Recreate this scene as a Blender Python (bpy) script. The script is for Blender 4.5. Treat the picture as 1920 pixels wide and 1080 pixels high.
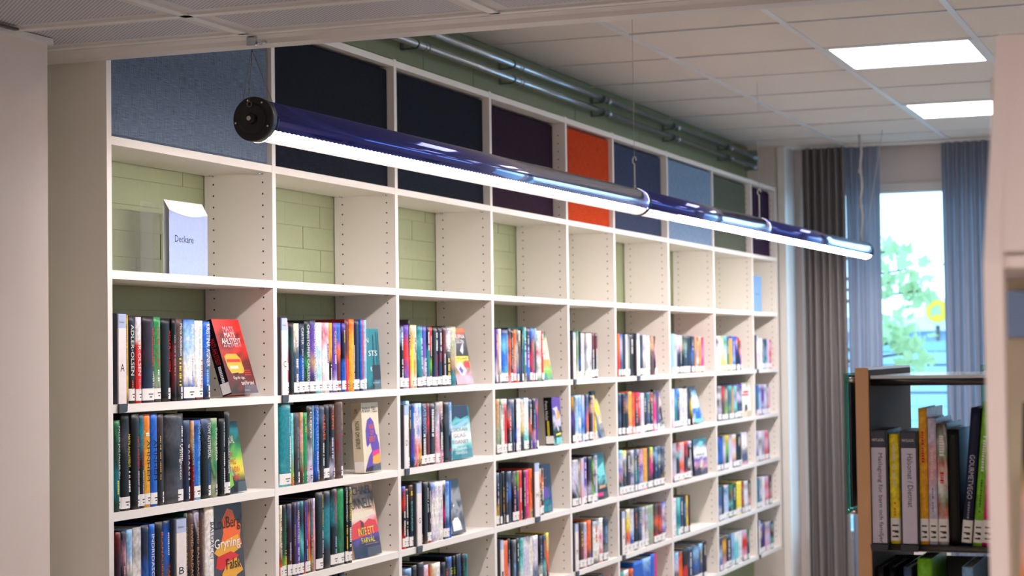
import bpy, math, random
from mathutils import Vector, Matrix
random.seed(7)
S = bpy.context.scene
for o in list(bpy.data.objects): bpy.data.objects.remove(o)
COL = S.collection
EYE = 1.6
# ---------------------------------------------------------------- camera
FPX, YAW, PIT, ROL = 3566.5, .3637, .0339, -.0133
def cam_axes():
    f = Vector((math.cos(YAW)*math.cos(PIT), math.sin(YAW)*math.cos(PIT), math.sin(PIT)))
    r = Vector((math.sin(YAW), -math.cos(YAW), 0)); u = r.cross(f)
    return r*math.cos(ROL)+u*math.sin(ROL), -r*math.sin(ROL)+u*math.cos(ROL), f
CR, CU, CF = cam_axes()
cd = bpy.data.cameras.new('camera'); cam = bpy.data.objects.new('camera', cd); COL.objects.link(cam)
cam.matrix_world = Matrix((( CR.x, CU.x, -CF.x, 0), (CR.y, CU.y, -CF.y, 0), (CR.z, CU.z, -CF.z, EYE), (0, 0, 0, 1)))
cd.sensor_width = 36; cd.lens = FPX/1920*36; cd.clip_start = .05; cd.clip_end = 500
cd.dof.use_dof = True; cd.dof.focus_distance = 4.6; cd.dof.aperture_fstop = 6.3
S.camera = cam
# ---------------------------------------------------------------- daylight, exposure
W = bpy.data.worlds.new('world'); S.world = W; W.use_nodes = True
bg = W.node_tree.nodes['Background']; bg.inputs[0].default_value = (.42, .72, 1.0, 1); bg.inputs[1].default_value = 4.4
S.view_settings.view_transform = 'Standard'; S.view_settings.look = 'None'
S.view_settings.exposure = 0; S.view_settings.gamma = 1; S.view_settings.use_curve_mapping = False
LAMP_E, PANEL_E, FILL_E = 74.0, 7.0, 11.0
# ---------------------------------------------------------------- helpers
def on(x, y, ax, v):
    "point where the sight line of pixel (x, y) meets the plane axis=v (z given relative to floor)"
    d = CF + CR*((x-960)/FPX) - CU*((y-540)/FPX)
    if ax == 2: v -= EYE
    p = d*(v/d[ax]); p.z += EYE
    return p
def Xat(x, y, Y=2.505): return on(x, y, 1, Y).x
def lin(c): return tuple(((v/255)/12.92 if v/255 <= .04045 else ((v/255+.055)/1.055)**2.4) for v in c)
MATS = {}
def mat(name, rgb=(200,200,200), rough=.5, metal=0, emit=0, coat=0, spec=.5, noise=0, nscale=40, bump=0, bscale=200, trans=0):
    if name in MATS: return MATS[name]
    m = bpy.data.materials.new(name); m.use_nodes = True; n = m.node_tree.nodes; L = m.node_tree.links
    b = n['Principled BSDF']; c = lin(rgb)+(1,)
    b.inputs['Base Color'].default_value = c; b.inputs['Roughness'].default_value = rough
    b.inputs['Metallic'].default_value = metal; b.inputs['Coat Weight'].default_value = coat
    b.inputs['Coat Roughness'].default_value = .05; b.inputs['Specular IOR Level'].default_value = spec
    if trans: b.inputs['Transmission Weight'].default_value = trans
    if emit: b.inputs['Emission Color'].default_value = c; b.inputs['Emission Strength'].default_value = emit
    if noise or bump:
        tc = n.new('ShaderNodeTexCoord')
        if noise:
            t = n.new('ShaderNodeTexNoise'); t.inputs['Scale'].default_value = nscale; t.inputs['Detail'].default_value = 5
            L.new(tc.outputs['Object'], t.inputs['Vector'])
            mx = n.new('ShaderNodeMix'); mx.data_type = 'RGBA'
            mx.inputs[6].default_value = tuple(v*(1-noise) for v in c[:3])+(1,); mx.inputs[7].default_value = tuple(min(1, v*(1+noise)) for v in c[:3])+(1,)
            L.new(t.outputs['Fac'], mx.inputs[0]); L.new(mx.outputs[2], b.inputs['Base Color'])
        if bump:
            t2 = n.new('ShaderNodeTexNoise'); t2.inputs['Scale'].default_value = bscale; t2.inputs['Detail'].default_value = 3
            L.new(tc.outputs['Object'], t2.inputs['Vector'])
            bp = n.new('ShaderNodeBump'); bp.inputs['Strength'].default_value = bump; bp.inputs['Distance'].default_value = .002
            L.new(t2.outputs['Fac'], bp.inputs['Height']); L.new(bp.outputs['Normal'], b.inputs['Normal'])
    MATS[name] = m; return m
def fabric(name, rgb):
    "woven felt: fine warp and weft threads of uneven tone"
    m = mat(name, rgb, .95, spec=.15); n = m.node_tree.nodes; L = m.node_tree.links; b = n['Principled BSDF']
    tc = n.new('ShaderNodeTexCoord'); c = lin(rgb); outs = []
    for sc in ((850, 850, 26), (26, 26, 850)):
        mp = n.new('ShaderNodeMapping'); mp.inputs['Scale'].default_value = sc
        t = n.new('ShaderNodeTexNoise'); t.inputs['Scale'].default_value = 1; t.inputs['Detail'].default_value = 2
        L.new(tc.outputs['Object'], mp.inputs['Vector']); L.new(mp.outputs[0], t.inputs['Vector']); outs.append(t)
    ad = n.new('ShaderNodeMath'); ad.operation = 'ADD'; L.new(outs[0].outputs['Fac'], ad.inputs[0]); L.new(outs[1].outputs['Fac'], ad.inputs[1])
    r = n.new('ShaderNodeMapRange'); r.inputs[1].default_value = .75; r.inputs[2].default_value = 1.25; L.new(ad.outputs[0], r.inputs[0])
    mx = n.new('ShaderNodeMix'); mx.data_type = 'RGBA'
    mx.inputs[6].default_value = tuple(v*.62 for v in c)+(1,); mx.inputs[7].default_value = tuple(min(1, v*1.5+.004) for v in c)+(1,)
    L.new(r.outputs[0], mx.inputs[0]); L.new(mx.outputs[2], b.inputs['Base Color'])
    bp = n.new('ShaderNodeBump'); bp.inputs['Strength'].default_value = .3; bp.inputs['Distance'].default_value = .001
    L.new(ad.outputs[0], bp.inputs['Height']); L.new(bp.outputs['Normal'], b.inputs['Normal'])
    return m
def printed(name, rough, amount, coat):
    "printed surface: colours from the mesh, broken up by a small mottled print"
    m = bpy.data.materials.new(name); m.use_nodes = True; n = m.node_tree.nodes; L = m.node_tree.links; b = n['Principled BSDF']
    a = n.new('ShaderNodeVertexColor'); a.layer_name = 'Col'
    hs = n.new('ShaderNodeHueSaturation'); tc = n.new('ShaderNodeTexCoord'); t = n.new('ShaderNodeTexNoise')
    t.inputs['Scale'].default_value = 90; t.inputs['Detail'].default_value = 4
    L.new(tc.outputs['Object'], t.inputs['Vector'])
    r = n.new('ShaderNodeMapRange'); r.inputs[1].default_value = .35; r.inputs[2].default_value = .65
    r.inputs[3].default_value = 1-amount; r.inputs[4].default_value = 1+amount
    L.new(t.outputs['Fac'], r.inputs[0]); L.new(r.outputs[0], hs.inputs['Value']); L.new(a.outputs['Color'], hs.inputs['Color'])
    L.new(hs.outputs[0], b.inputs['Base Color']); b.inputs['Roughness'].default_value = rough
    b.inputs['Coat Weight'].default_value = coat; b.inputs['Coat Roughness'].default_value = .2; b.inputs['Specular IOR Level'].default_value = .18
    MATS[name] = m; return m
class MB:
    def __init__(s): s.v = []; s.f = []; s.mi = []; s.c = []; s.sm = []
    def face(s, idx, mi=0, cols=None, smooth=False):
        s.f.append(idx); s.mi.append(mi); s.c.append(cols); s.sm.append(smooth)
    def box(s, x0, y0, z0, x1, y1, z1, mi=0, col=None, M=None):
        k = len(s.v); P = [(x0,y0,z0),(x1,y0,z0),(x1,y1,z0),(x0,y1,z0),(x0,y0,z1),(x1,y0,z1),(x1,y1,z1),(x0,y1,z1)]
        if M: P = [tuple(M @ Vector(p)) for p in P]
        s.v += P
        for q in ((0,3,2,1),(4,5,6,7),(0,1,5,4),(1,2,6,5),(2,3,7,6),(3,0,4,7)):
            s.face([k+i for i in q], mi, [col]*4 if col else None)
        return s
    def poly(s, pts, mi=0, col=None, smooth=False):
        k = len(s.v); s.v += [tuple(p) for p in pts]; s.face(list(range(k, k+len(pts))), mi, [col]*len(pts) if col else None, smooth)
        return s
    def tube(s, pts, r, seg=10, mi=0, col=None, caps=True, closed=False):
        pts = [Vector(p) for p in pts]; k = len(s.v); n = len(pts); nrm = None
        for i, p in enumerate(pts):
            a = pts[(i-1) % n] if (closed or i > 0) else p; b = pts[(i+1) % n] if (closed or i < n-1) else p
            t = (b-a).normalized()
            if nrm is None:
                nrm = t.orthogonal().normalized()
            nrm = (nrm - t*nrm.dot(t)).normalized(); bi = t.cross(nrm)
            rr = r[i] if isinstance(r, (list, tuple)) else r
            for j in range(seg):
                an = 2*math.pi*j/seg; s.v.append(tuple(p+(nrm*math.cos(an)+bi*math.sin(an))*rr))
        for i in range(n if closed else n-1):
            i2 = (i+1) % n
            for j in range(seg):
                j2 = (j+1) % seg
                s.face([k+i*seg+j, k+i*seg+j2, k+i2*seg+j2, k+i2*seg+j], mi, [col]*4 if col else None, True)
        if caps and not closed:
            s.face([k+j for j in range(seg)][::-1], mi, [col]*seg if col else None)
            s.face([k+(n-1)*seg+j for j in range(seg)], mi, [col]*seg if col else None)
        return s
    def prism(s, poly, axis, a, b, mi=0, col=None):
        "extrude a 2D polygon (other two axes in order) from a to b along axis"
        def P(p, t):
            q = list(p); q.insert(axis, t); return tuple(q)
        k = len(s.v); n = len(poly); s.v += [P(p, a) for p in poly]+[P(p, b) for p in poly]
        s.face(list(range(k, k+n))[::-1], mi, [col]*n if col else None); s.face(list(range(k+n, k+2*n)), mi, [col]*n if col else None)
        for i in range(n):
            j = (i+1) % n; s.face([k+i, k+j, k+n+j, k+n+i], mi, [col]*4 if col else None)
        return s
    def merge(s, o, M):
        k = len(s.v); s.v += [tuple(M @ Vector(p)) for p in o.v]
        for f, mi, c, sm in zip(o.f, o.mi, o.c, o.sm): s.face([k+i for i in f], mi, c, sm)
    def mesh(s, name, mats):
        me = bpy.data.meshes.new(name); me.from_pydata(s.v, [], s.f)
        for m in (mats if isinstance(mats, (list, tuple)) else [mats]): me.materials.append(m)
        me.polygons.foreach_set('material_index', s.mi); me.polygons.foreach_set('use_smooth', s.sm)
        if any(c is not None for c in s.c):
            at = me.color_attributes.new('Col', 'FLOAT_COLOR', 'CORNER'); buf = []
            for f, c in zip(s.f, s.c):
                for i in range(len(f)):
                    q = (c[i] if c else (.5, .5, .5)); buf += [q[0], q[1], q[2], 1.0]
            at.data.foreach_set('color', buf)
        me.update(); return me
    def build(s, name, mats, parent=None, loc=None, **k):
        return link(name, s.mesh(name, mats), parent, loc, **k)
def link(name, data, parent=None, loc=None, label=None, cat=None, group=None, kind=None, rot=None):
    o = bpy.data.objects.new(name, data); COL.objects.link(o)
    if loc is not None: o.location = loc
    if rot is not None: o.rotation_euler = rot
    if parent is not None: o.parent = parent
    if label: o['label'] = label
    if cat: o['category'] = cat
    if group: o['group'] = group
    if kind: o['kind'] = kind
    return o
def empty(name, loc, label, cat, group=None, rot=None): return link(name, None, None, loc, label, cat, group, rot=rot)
FONT = {}
def text_geo(s):
    "glyph outlines as vertices and faces, normalised to a 1 x 1 box"
    if s in FONT: return FONT[s]
    cu = bpy.data.curves.new('glyphs', 'FONT'); cu.body = s; cu.resolution_u = 2
    ob = bpy.data.objects.new('glyphs', cu); COL.objects.link(ob)
    dg = bpy.context.evaluated_depsgraph_get(); dg.update(); me = bpy.data.meshes.new_from_object(ob.evaluated_get(dg))
    v = [tuple(p.co) for p in me.vertices]; f = [list(p.vertices) for p in me.polygons]
    bpy.data.objects.remove(ob); bpy.data.meshes.remove(me); bpy.data.curves.remove(cu)
    x0 = min(p[0] for p in v); x1 = max(p[0] for p in v); y0 = min(p[1] for p in v); y1 = max(p[1] for p in v)
    v = [((p[0]-x0)/(x1-x0), (p[1]-y0)/(y1-y0)) for p in v]
    FONT[s] = (v, f, (x1-x0)/(y1-y0)); return FONT[s]
def put_text(mb, s, O, ex, ey, w, h, col, mi=0):
    "write s in the box with corner O, baseline direction ex (length w), up direction ey (height h)"
    v, f, _ = text_geo(s); k = len(mb.v); O = Vector(O); ex = Vector(ex); ey = Vector(ey)
    mb.v += [tuple(O+ex*(p[0]*w)+ey*(p[1]*h)) for p in v]
    for q in f: mb.face([k+i for i in q], mi, [col]*len(q))
# ---------------------------------------------------------------- materials
WHITE = mat('white_laminate', (232,226,220), .45, bump=.05, bscale=400)
WHITE_S = mat('white_laminate_side', (226,218,205), .5)
PAINT = mat('white_wall_paint', (226,213,206), .8, noise=.03, nscale=3, bump=.15, bscale=120)
GREEN = mat('green_painted_brick', (146,154,120), .6, noise=.06, nscale=14, bump=.3, bscale=60)
GREEN_J = mat('green_painted_joint', (141,149,115), .8, noise=.06, nscale=30, bump=.4, bscale=120)
CEIL = mat('ceiling_tile_white', (224,215,206), .9, noise=.02, nscale=8, bump=.1, bscale=300)
TBAR = mat('ceiling_bar_white', (225,225,225), .35)
STEEL = mat('galvanised_steel', (205,215,222), .15, metal=1, noise=.12, nscale=20)
CHROME = mat('polished_steel', (200,200,200), .15, metal=1)
DARKST = mat('dark_brushed_steel', (95,92,90), .42, metal=1)
BLACKP = mat('black_plastic', (14,15,18), .42)
TUBE = mat('blue_gloss_tube', (42,54,145), .12, metal=.65, coat=1)
LENS = mat('lamp_diffuser', (255,243,238), .4, emit=LAMP_E)
RIB = mat('lamp_rib', (36,34,34), .5)
PANEL = mat('led_panel', (255,252,252), .4, emit=PANEL_E)
FILL_PANEL = mat('led_panel_fill', (255,244,236), .4, emit=FILL_E)
PRINT = printed('printed_cover', .38, .2, .06)
PRINTP = printed('printed_plain', .42, .03, .04)
INK = printed('ink', .5, 0, .1)
PAGE = mat('paper_block', (205,195,175), .9, noise=.1, nscale=300)
STICK = mat('label_paper', (232,228,232), .5)
GREYP = mat('dark_grey_plastic', (52,56,66), .45)
WOOD = mat('birch_wood', (208,158,112), .5, noise=.12, nscale=9, coat=.2)
WOOD_IN = mat('birch_inner_dark', (84,70,60), .7, spec=.15, noise=.15, nscale=7)
FLOORM = mat('grey_linoleum', (168,158,148), .5, noise=.05, nscale=4)
def clear_plastic(name, tint, k=.12):
    m = bpy.data.materials.new(name); m.use_nodes = True; n = m.node_tree.nodes; L = m.node_tree.links
    n.remove(n['Principled BSDF']); out = n['Material Output']
    t = n.new('ShaderNodeBsdfTransparent'); t.inputs[0].default_value = tint+(1,)
    g = n.new('ShaderNodeBsdfGlossy'); g.inputs['Roughness'].default_value = .06
    lw = n.new('ShaderNodeLayerWeight'); lw.inputs[0].default_value = .5
    pw = n.new('ShaderNodeMath'); pw.operation = 'POWER'; pw.inputs[1].default_value = 4; L.new(lw.outputs['Facing'], pw.inputs[0])
    ad = n.new('ShaderNodeMath'); ad.operation = 'MULTIPLY_ADD'; ad.inputs[1].default_value = .14; ad.inputs[2].default_value = k*.4; L.new(pw.outputs[0], ad.inputs[0])
    mx = n.new('ShaderNodeMixShader'); L.new(ad.outputs[0], mx.inputs[0]); L.new(t.outputs[0], mx.inputs[1]); L.new(g.outputs[0], mx.inputs[2])
    df = n.new('ShaderNodeBsdfDiffuse'); df.inputs[0].default_value = (.85,.85,.85,1); m2 = n.new('ShaderNodeMixShader'); m2.inputs[0].default_value = k*.6
    L.new(mx.outputs[0], m2.inputs[1]); L.new(df.outputs[0], m2.inputs[2]); L.new(m2.outputs[0], out.inputs[0]); MATS[name] = m; return m
ACRYL = clear_plastic('clear_acrylic', (.992,.995,.99), .05); GLASS = clear_plastic('window_glass', (.96,.98,.98), .03)
GLASSG = clear_plastic('green_edged_glass', (.35,.75,.65), .1)
def cloth(name, rgb):
    m = mat(name, rgb, .9, spec=.1, noise=.06, nscale=60); n = m.node_tree.nodes; L = m.node_tree.links
    b = n['Principled BSDF']; tr = n.new('ShaderNodeBsdfTranslucent'); tr.inputs[0].default_value = lin(rgb)+(1,)
    mx = n.new('ShaderNodeMixShader'); mx.inputs[0].default_value = .45; L.new(b.outputs[0], mx.inputs[1]); L.new(tr.outputs[0], mx.inputs[2])
    L.new(mx.outputs[0], n['Material Output'].inputs[0]); return m
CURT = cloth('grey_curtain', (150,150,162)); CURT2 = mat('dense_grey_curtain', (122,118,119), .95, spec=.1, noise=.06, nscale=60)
# ---------------------------------------------------------------- the setting
YW = 2.715; ZC = 2.80; XE = 11.12; XF = 11.42; YF = 2.494
X_ = [3.8831,4.7115,5.5373,6.3660,7.1929,7.8086,8.6417,9.4717,10.3045,10.8993]   # right edges of the uprights
TH = .0205
ZA, ZB, ZC_, ZD, ZE, ZFf, ZG = 2.1286, 1.8086, 1.4886, 1.2326, .9766, .7206, .4646
ZT = 2.5393
def struct(name, mb, m, parent=None): return mb.build(name, m, parent, kind=None if parent else 'structure')
struct('floor', MB().box(-3.2, -4.2, -.1, 11.6, 3.0, 0), FLOORM)
wl = struct('wall_left', MB().box(-3.2, YW, 0, XE+.02, YW+.2, 2.95), GREEN_J)
brick = MB().box(-.119, -.004, -.0338, .119, .004, .0338).mesh('brick', GREEN)
def lay(zs0, zs1, x0, x1):
    z = zs0+.0345; k = int(round(zs0/.069))
    while z < zs1:
        x = x0+(.12 if k % 2 else 0)
        while x < x1:
            link('brick', brick, wl, (x+random.uniform(-.002,.002), YW+.0015+random.uniform(-.0006,.0006), z)); x += .24
        z += .069; k += 1
lay(1.518, ZA, 3.98, 8.3); lay(2.553, ZC-.06, 3.98, XE-.1)
# near side wall ending in a corner, left edge of the picture
struct('wall_left_near', MB().box(-3.2, 2.478, 0, 3.6, YW, 2.32), PAINT)
struct('trim_1', MB().box(-3.2, 2.462, 2.304, 3.6, 2.48, 2.316).box(3.6,2.47,2.304,3.612,YW,2.316), TBAR)
# far end wall, the window recess and its pieces
struct('wall_far', MB().box(XE, 2.495, 0, XE+.5, YW, 2.95).box(XF, 2.46, 0, XF+.2, 2.495, 2.95).box(XF, -4.2, 2.58, XF+.2, 2.46, 2.95)
       .box(XF, -4.2, 0, XF+.2, 2.46, .45).box(XF, .9, .45, XF+.2, 1.05, 2.58).box(XF, -4.2, .45, XF+.2, -1.6, 2.58), PAINT)
struct('trim_2', MB().box(XE-.012, 2.488, 0, XE+.05, 2.53, ZC), WHITE)
def window(n, y0, y1, z0, z1):
    w = MB(); a = .055
    w.box(XF-.01,y0,z0,XF+.08,y0+a,z1).box(XF-.01,y1-a,z0,XF+.08,y1,z1).box(XF-.01,y0+a,z1-a,XF+.08,y1-a,z1).box(XF-.01,y0+a,z0,XF+.08,y1-a,z0+a)
    o = struct('window_%d' % n, w, WHITE); MB().box(XF+.03,y0+a,z0+a,XF+.036,y1-a,z1-a).build('window_pane', GLASS, o)
window(1, 1.05, 2.46, .45, 2.58); window(2, -1.6, .9, .45, 2.58)
YR = -3.6
wr = MB(); wins = [(3.9,7.2),(7.5,10.8)]; WZ0, WZ1 = 2.0, 2.48
wr.box(-3.2,YR-.2,0,11.6,YR,WZ0).box(-3.2,YR-.2,WZ1,11.6,YR,2.95).box(-3.2,YR-.2,WZ0,3.9,YR,WZ1).box(7.2,YR-.2,WZ0,7.5,YR,WZ1).box(10.8,YR-.2,WZ0,11.6,YR,WZ1)
struct('wall_right', wr, PAINT)
for i, (a, b) in enumerate(wins):
    w = MB().box(a,YR-.1,WZ0,a+.04,YR,WZ1).box(b-.04,YR-.1,WZ0,b,YR,WZ1).box(a+.04,YR-.1,WZ1-.04,b-.04,YR,WZ1).box(a+.04,YR-.1,WZ0,b-.04,YR,WZ0+.04)
    o = struct('window_%d' % (3+i), w, WHITE); MB().box(a+.04,YR-.06,WZ0+.04,b-.04,YR-.054,WZ1-.04).build('window_pane', GLASS, o)
struct('wall_back', MB().box(-3.4,-4.2,0,-3.2,3,2.95), PAINT)
# high ceiling: slab, tiles and bars
ce = struct('ceiling', MB().box(3.7, -3.6, ZC+.07, XF+.2, YW, ZC+.17), PAINT)
ys = [2.145-.61*i for i in range(0, 10)]; xs = [7.535+.642*i for i in range(-6, 7)]
LIT = {(0, 1), (3, 1), (0, 4), (3, 4), (-3, 4), (-4, 1),(0,7),(-3,7),(3,7)}
def tile_mesh(w, d): return MB().box(-w/2,-d/2,0,w/2,d/2,.015).mesh('ceiling_tile', CEIL)
cache = {}
def lit_panel(x, y, z, w, d, label, m):
    e = empty('ceiling_light', (x, y, z), label, 'ceiling light', 'square light panels in the ceiling')
    MB().box(-w/2,-d/2,-.002,w/2,-d/2+.018,.02).box(-w/2,d/2-.018,-.002,w/2,d/2,.02).box(-w/2,-d/2+.018,-.002,-w/2+.018,d/2-.018,.02).box(w/2-.018,-d/2+.018,-.002,w/2,d/2-.018,.02).build('light_frame', TBAR, e)
    MB().box(-w/2+.018,-d/2+.018,.002,w/2-.018,d/2-.018,.018).build('diffuser', m, e)
edges = [YW]+ys
for j in range(len(edges)-1):
    y1, y0 = edges[j], edges[j+1]
    for i in range(-6, 6):
        x0 = 7.535+.642*i; x1 = min(x0+.642, XF); w = x1-x0-.024; d = y1-y0-.024; cx, cy = (x0+x1)/2, (y0+y1)/2
        if w < .05: continue
        if j >= 2 and (i, j-1) in LIT:
            lab = {(0,1): 'glowing square light panel in the tile grid, nearer of the two in view', (3,1): 'glowing square light panel cut off by the white cabinet, farther of the two'}.get((i,j-1), 'unseen square light panel in the high ceiling, %s row out from the bookcase, %s column' % (['','','second','third','fourth','fifth','sixth','seventh','eighth','ninth'][j], {-4:'nearest',-3:'near',0:'middle',3:'far'}[i]))
            lit_panel(cx, cy, ZC, w, d, lab, PANEL)
            continue
        key = (round(w,3), round(d,3))
        if key not in cache: cache[key] = tile_mesh(w, d)
        link('ceiling_tile', cache[key], ce, (cx, cy, ZC+random.uniform(.002,.005)))
for y in ys: MB().box(3.7, y-.012, ZC-.002, XF, y+.012, ZC+.03).build('ceiling_bar', TBAR, ce)
for i in range(-6, 6):
    x = 7.535+.642*i; MB().box(x-.006, YR, ZC-.0005, x+.006, YW, ZC+.03).build('ceiling_bar', TBAR, ce)
# lowered perforated ceiling over the near part of the room
ZL = 2.315
PERF = mat('perforated_metal', (196,196,200), .5)
def perf():
    n = PERF.node_tree.nodes; L = PERF.node_tree.links; b = n['Principled BSDF']; tc = n.new('ShaderNodeTexCoord')
    mp = n.new('ShaderNodeMapping'); mp.inputs['Scale'].default_value = (125, 125, 125); mp.inputs['Rotation'].default_value = (0,0,math.pi/4)
    fr = n.new('ShaderNodeVectorMath'); fr.operation = 'FRACTION'; sb = n.new('ShaderNodeVectorMath'); sb.operation = 'SUBTRACT'; sb.inputs[1].default_value = (.5,.5,0)
    ml = n.new('ShaderNodeVectorMath'); ml.operation = 'MULTIPLY'; ml.inputs[1].default_value = (1,1,0)
    ln = n.new('ShaderNodeVectorMath'); ln.operation = 'LENGTH'; lt = n.new('ShaderNodeMath'); lt.operation = 'LESS_THAN'; lt.inputs[1].default_value = .25
    L.new(tc.outputs['Object'], mp.inputs[0]); L.new(mp.outputs[0], fr.inputs[0]); L.new(fr.outputs[0], sb.inputs[0]); L.new(sb.outputs[0], ml.inputs[0])
    L.new(ml.outputs[0], ln.inputs[0]); L.new(ln.outputs['Value'], lt.inputs[0])
    mx = n.new('ShaderNodeMix'); mx.data_type = 'RGBA'; mx.inputs[6].default_value = lin((200,202,214))+(1,); mx.inputs[7].default_value = lin((60,60,66))+(1,)
    L.new(lt.outputs[0], mx.inputs[0]); L.new(mx.outputs[2], b.inputs['Base Color'])
perf()
cn = struct('ceiling_near', MB().box(-3.2, -3.6, ZL+.06, 3.70, YW, ZC+.07), PAINT)
PLAINM = mat('tile_edge_metal', (205,204,206), .45)
ylines = [YW, 2.045, 1.445, .845, .245, -.355, -.955, -1.555, -2.155, -2.755, -3.355]
xlines = [3.722, 3.472, 2.83, 2.19, 1.55, .91, .27, -.37, -1.01, -1.65, -2.29, -2.93]
for j in range(len(ylines)-1):
    for i in range(len(xlines)-1):
        x1, x0, y1, y0 = xlines[i]-.012, xlines[i+1]+.012, ylines[j]-.012, ylines[j+1]+.012
        if i in (5, 7, 9) and j in (2, 4, 6, 8):  # unseen light panels added here to fill the near room
            lit_panel((x0+x1)/2, (y0+y1)/2, ZL, x1-x0, y1-y0, 'unseen added square light panel in the lowered ceiling, %s row, %s column' % (['zeroth','first','second','third','fourth'][j//2], {5:'nearest',7:'middle',9:'farthest'}[i]), FILL_PANEL); continue
        t = MB().box(x0-(x0+x1)/2+.03, y0-(y0+y1)/2+.03, .003, x1-(x0+x1)/2-.03, y1-(y0+y1)/2-.03, .02, 0)
        hx, hy = (x1-x0)/2, (y1-y0)/2
        t.box(-hx,-hy,.0025,hx,-hy+.03,.02,1).box(-hx,hy-.03,.0025,hx,hy,.02,1).box(-hx,-hy+.03,.0025,-hx+.03,hy-.03,.02,1).box(hx-.03,-hy+.03,.0025,hx,hy-.03,.02,1)
        t.build('perforated_tile', [PERF, PLAINM], cn, ((x0+x1)/2, (y0+y1)/2, ZL+random.uniform(0,.003)))
for y in ylines[1:]: MB().box(-3.2, y-.012, ZL-.001, 3.722, y+.012, ZL+.04).build('ceiling_bar', TBAR, cn)
for x in xlines: MB().box(x-.012, -3.6, ZL-.001, x+.012, YW, ZL+.04).build('ceiling_bar', TBAR, cn)
# its end profile: a stepped trim whose outer face closes the drop to the high ceiling
struct('trim_3', MB().prism([(3.734,ZL+.012),(3.734,ZL-.002),(3.775,ZL-.004),(3.79,ZL-.012),(3.835,ZL-.014),(3.845,ZL-.004),(3.845,ZC+.06),(3.70,ZC+.06),(3.70,ZL+.062)][::-1], 1, -3.6, YW), mat('bulkhead_trim',(214,210,210),.35))
for k in range(1):
    MB().box(3.30, 2.44, ZL-.006, 3.44, 2.452, ZL-.001).build('loose_edge_strip', DARKST, cn)
# ---------------------------------------------------------------- long wall bookcase
bc = empty('wall_bookcase', (X_[0]-TH, YF, .44), 'long white built-in bookcase filling the green brick wall', 'bookcase')
base = Vector((X_[0]-TH, YF, .44))
def bcp(mb, name, m): 
    mb.v = [tuple(Vector(p)-base) for p in mb.v]; return mb.build(name, m, bc)
ZS = [ZA, ZB, ZC_, ZD, ZE, ZFf, ZG]
HOLE = mat('pin_hole_dark', (52,36,26), .9)
for i, x in enumerate(X_):
    m = MB()
    x0 = x-TH
    m.box(x0, YF, .444, x, YW-.006, ZT+.002)
    bcp(m, 'upright', WHITE)
    if i > 0:                                       # rows of shelf-pin holes on the face towards the bay
        h = MB(); z = ZG+.05; k = 0
        while z < ZT-.05:
            zr = min(abs(z-s) for s in ZS)
            if zr > .012 and not (z > ZA and i not in (4, 8, 9)):
                for yy in (YF+.030, YW-.035):
                    h.poly([(x0-.0006, yy+.0027*math.cos(a*math.pi/4), z+.0027*math.sin(a*math.pi/4)) for a in range(8)])
            z += .032
        o = bcp(h, 'pin_holes', HOLE); o['kind'] = 'stuff'
for i in range(9):
    xa, xb = X_[i], X_[i+1]-TH
    for k, z in enumerate(ZS):
        bcp(MB().box(xa, YF+.0006, z-.0205, xb, YW-.012, z), 'shelf_board', WHITE)
        if k < 2:
            s = MB()
            for xx in (xb-.012,):
                for yy in (YF+.03, YW-.035): s.tube([(xx-.012, yy, z-.0225),(xx+.012, yy, z-.0225)], .0022, 6)
            bcp(s, 'shelf_pin', STEEL)
    bcp(MB().box(xa, YF+.0006, ZT-.022, xb, YW-.012, ZT-.0015), 'top_board', WHITE)
# fabric panels in the top row
cols = [('soft denim blue',(98,112,132),.006),('dark navy',(20,25,36),.022),('near-black navy',(20,26,38),.024),('dark plum',(42,24,42),.052),('bright orange',(182,58,14),.016),
        ('slate blue',(54,64,90),.028),('pale sky blue',(112,136,166),.006),('olive grey',(84,90,78),.03),('deep purple',(46,28,54),.035)]
where = ['first bay, half hidden behind the lowered ceiling','second bay behind the near end of the lamp','third bay behind the lamp','fourth bay behind the lamp','fifth bay, the only warm colour','sixth bay, just right of the orange one','seventh bay behind the lamp joint','eighth bay, second from the far end','last bay at the far end of the bookcase']
for i, (nm, rgb, dep) in enumerate(cols):
    g = [.013,.008,.008,.006,.006,.007,.004,.006,.006][i]; r_ = [.028,.012,.012,.012,.012,.01,.008,.008,.008][i]
    xa, xb = X_[i]+.002, X_[i+1]-TH-(.014 if i == 0 else .002); z0, z1 = ZA+.001, ZT-.022-(.006 if i == 0 else .008)
    e = empty('acoustic_panel', ((xa+xb)/2, YF+dep, z0), '%s fabric acoustic panel, top of the %s bay' % (nm, ['leftmost','second','third','fourth','fifth','sixth','seventh','eighth','last'][i]), 'acoustic panel', 'fabric panels along the top row')
    w = (xb-xa)/2; h = z1-z0; b = .006
    m = MB(); P = [(-w,b,0),(w,b,0),(w,b,h),(-w,b,h),(-w+b,0,b),(w-b,0,b),(w-b,0,h-b),(-w+b,0,h-b)]; k0 = len(m.v); m.v += P+[(-w,.03,0),(w,.03,0),(w,.03,h),(-w,.03,h)]
    for q in ((4,5,6,7),(0,1,5,4),(1,2,6,5),(2,3,7,6),(3,0,4,7),(8,9,1,0),(9,10,2,1),(10,11,3,2),(11,8,0,3)): m.face(list(q))
    m.build('fabric_cover', fabric('fabric_'+nm.replace(' ','_').replace('-','_'), rgb), e)
    MB().box(-w+.01,.0302,.01,w-.01,.036,h-.01).build('backing_board', GREYP, e)
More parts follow.
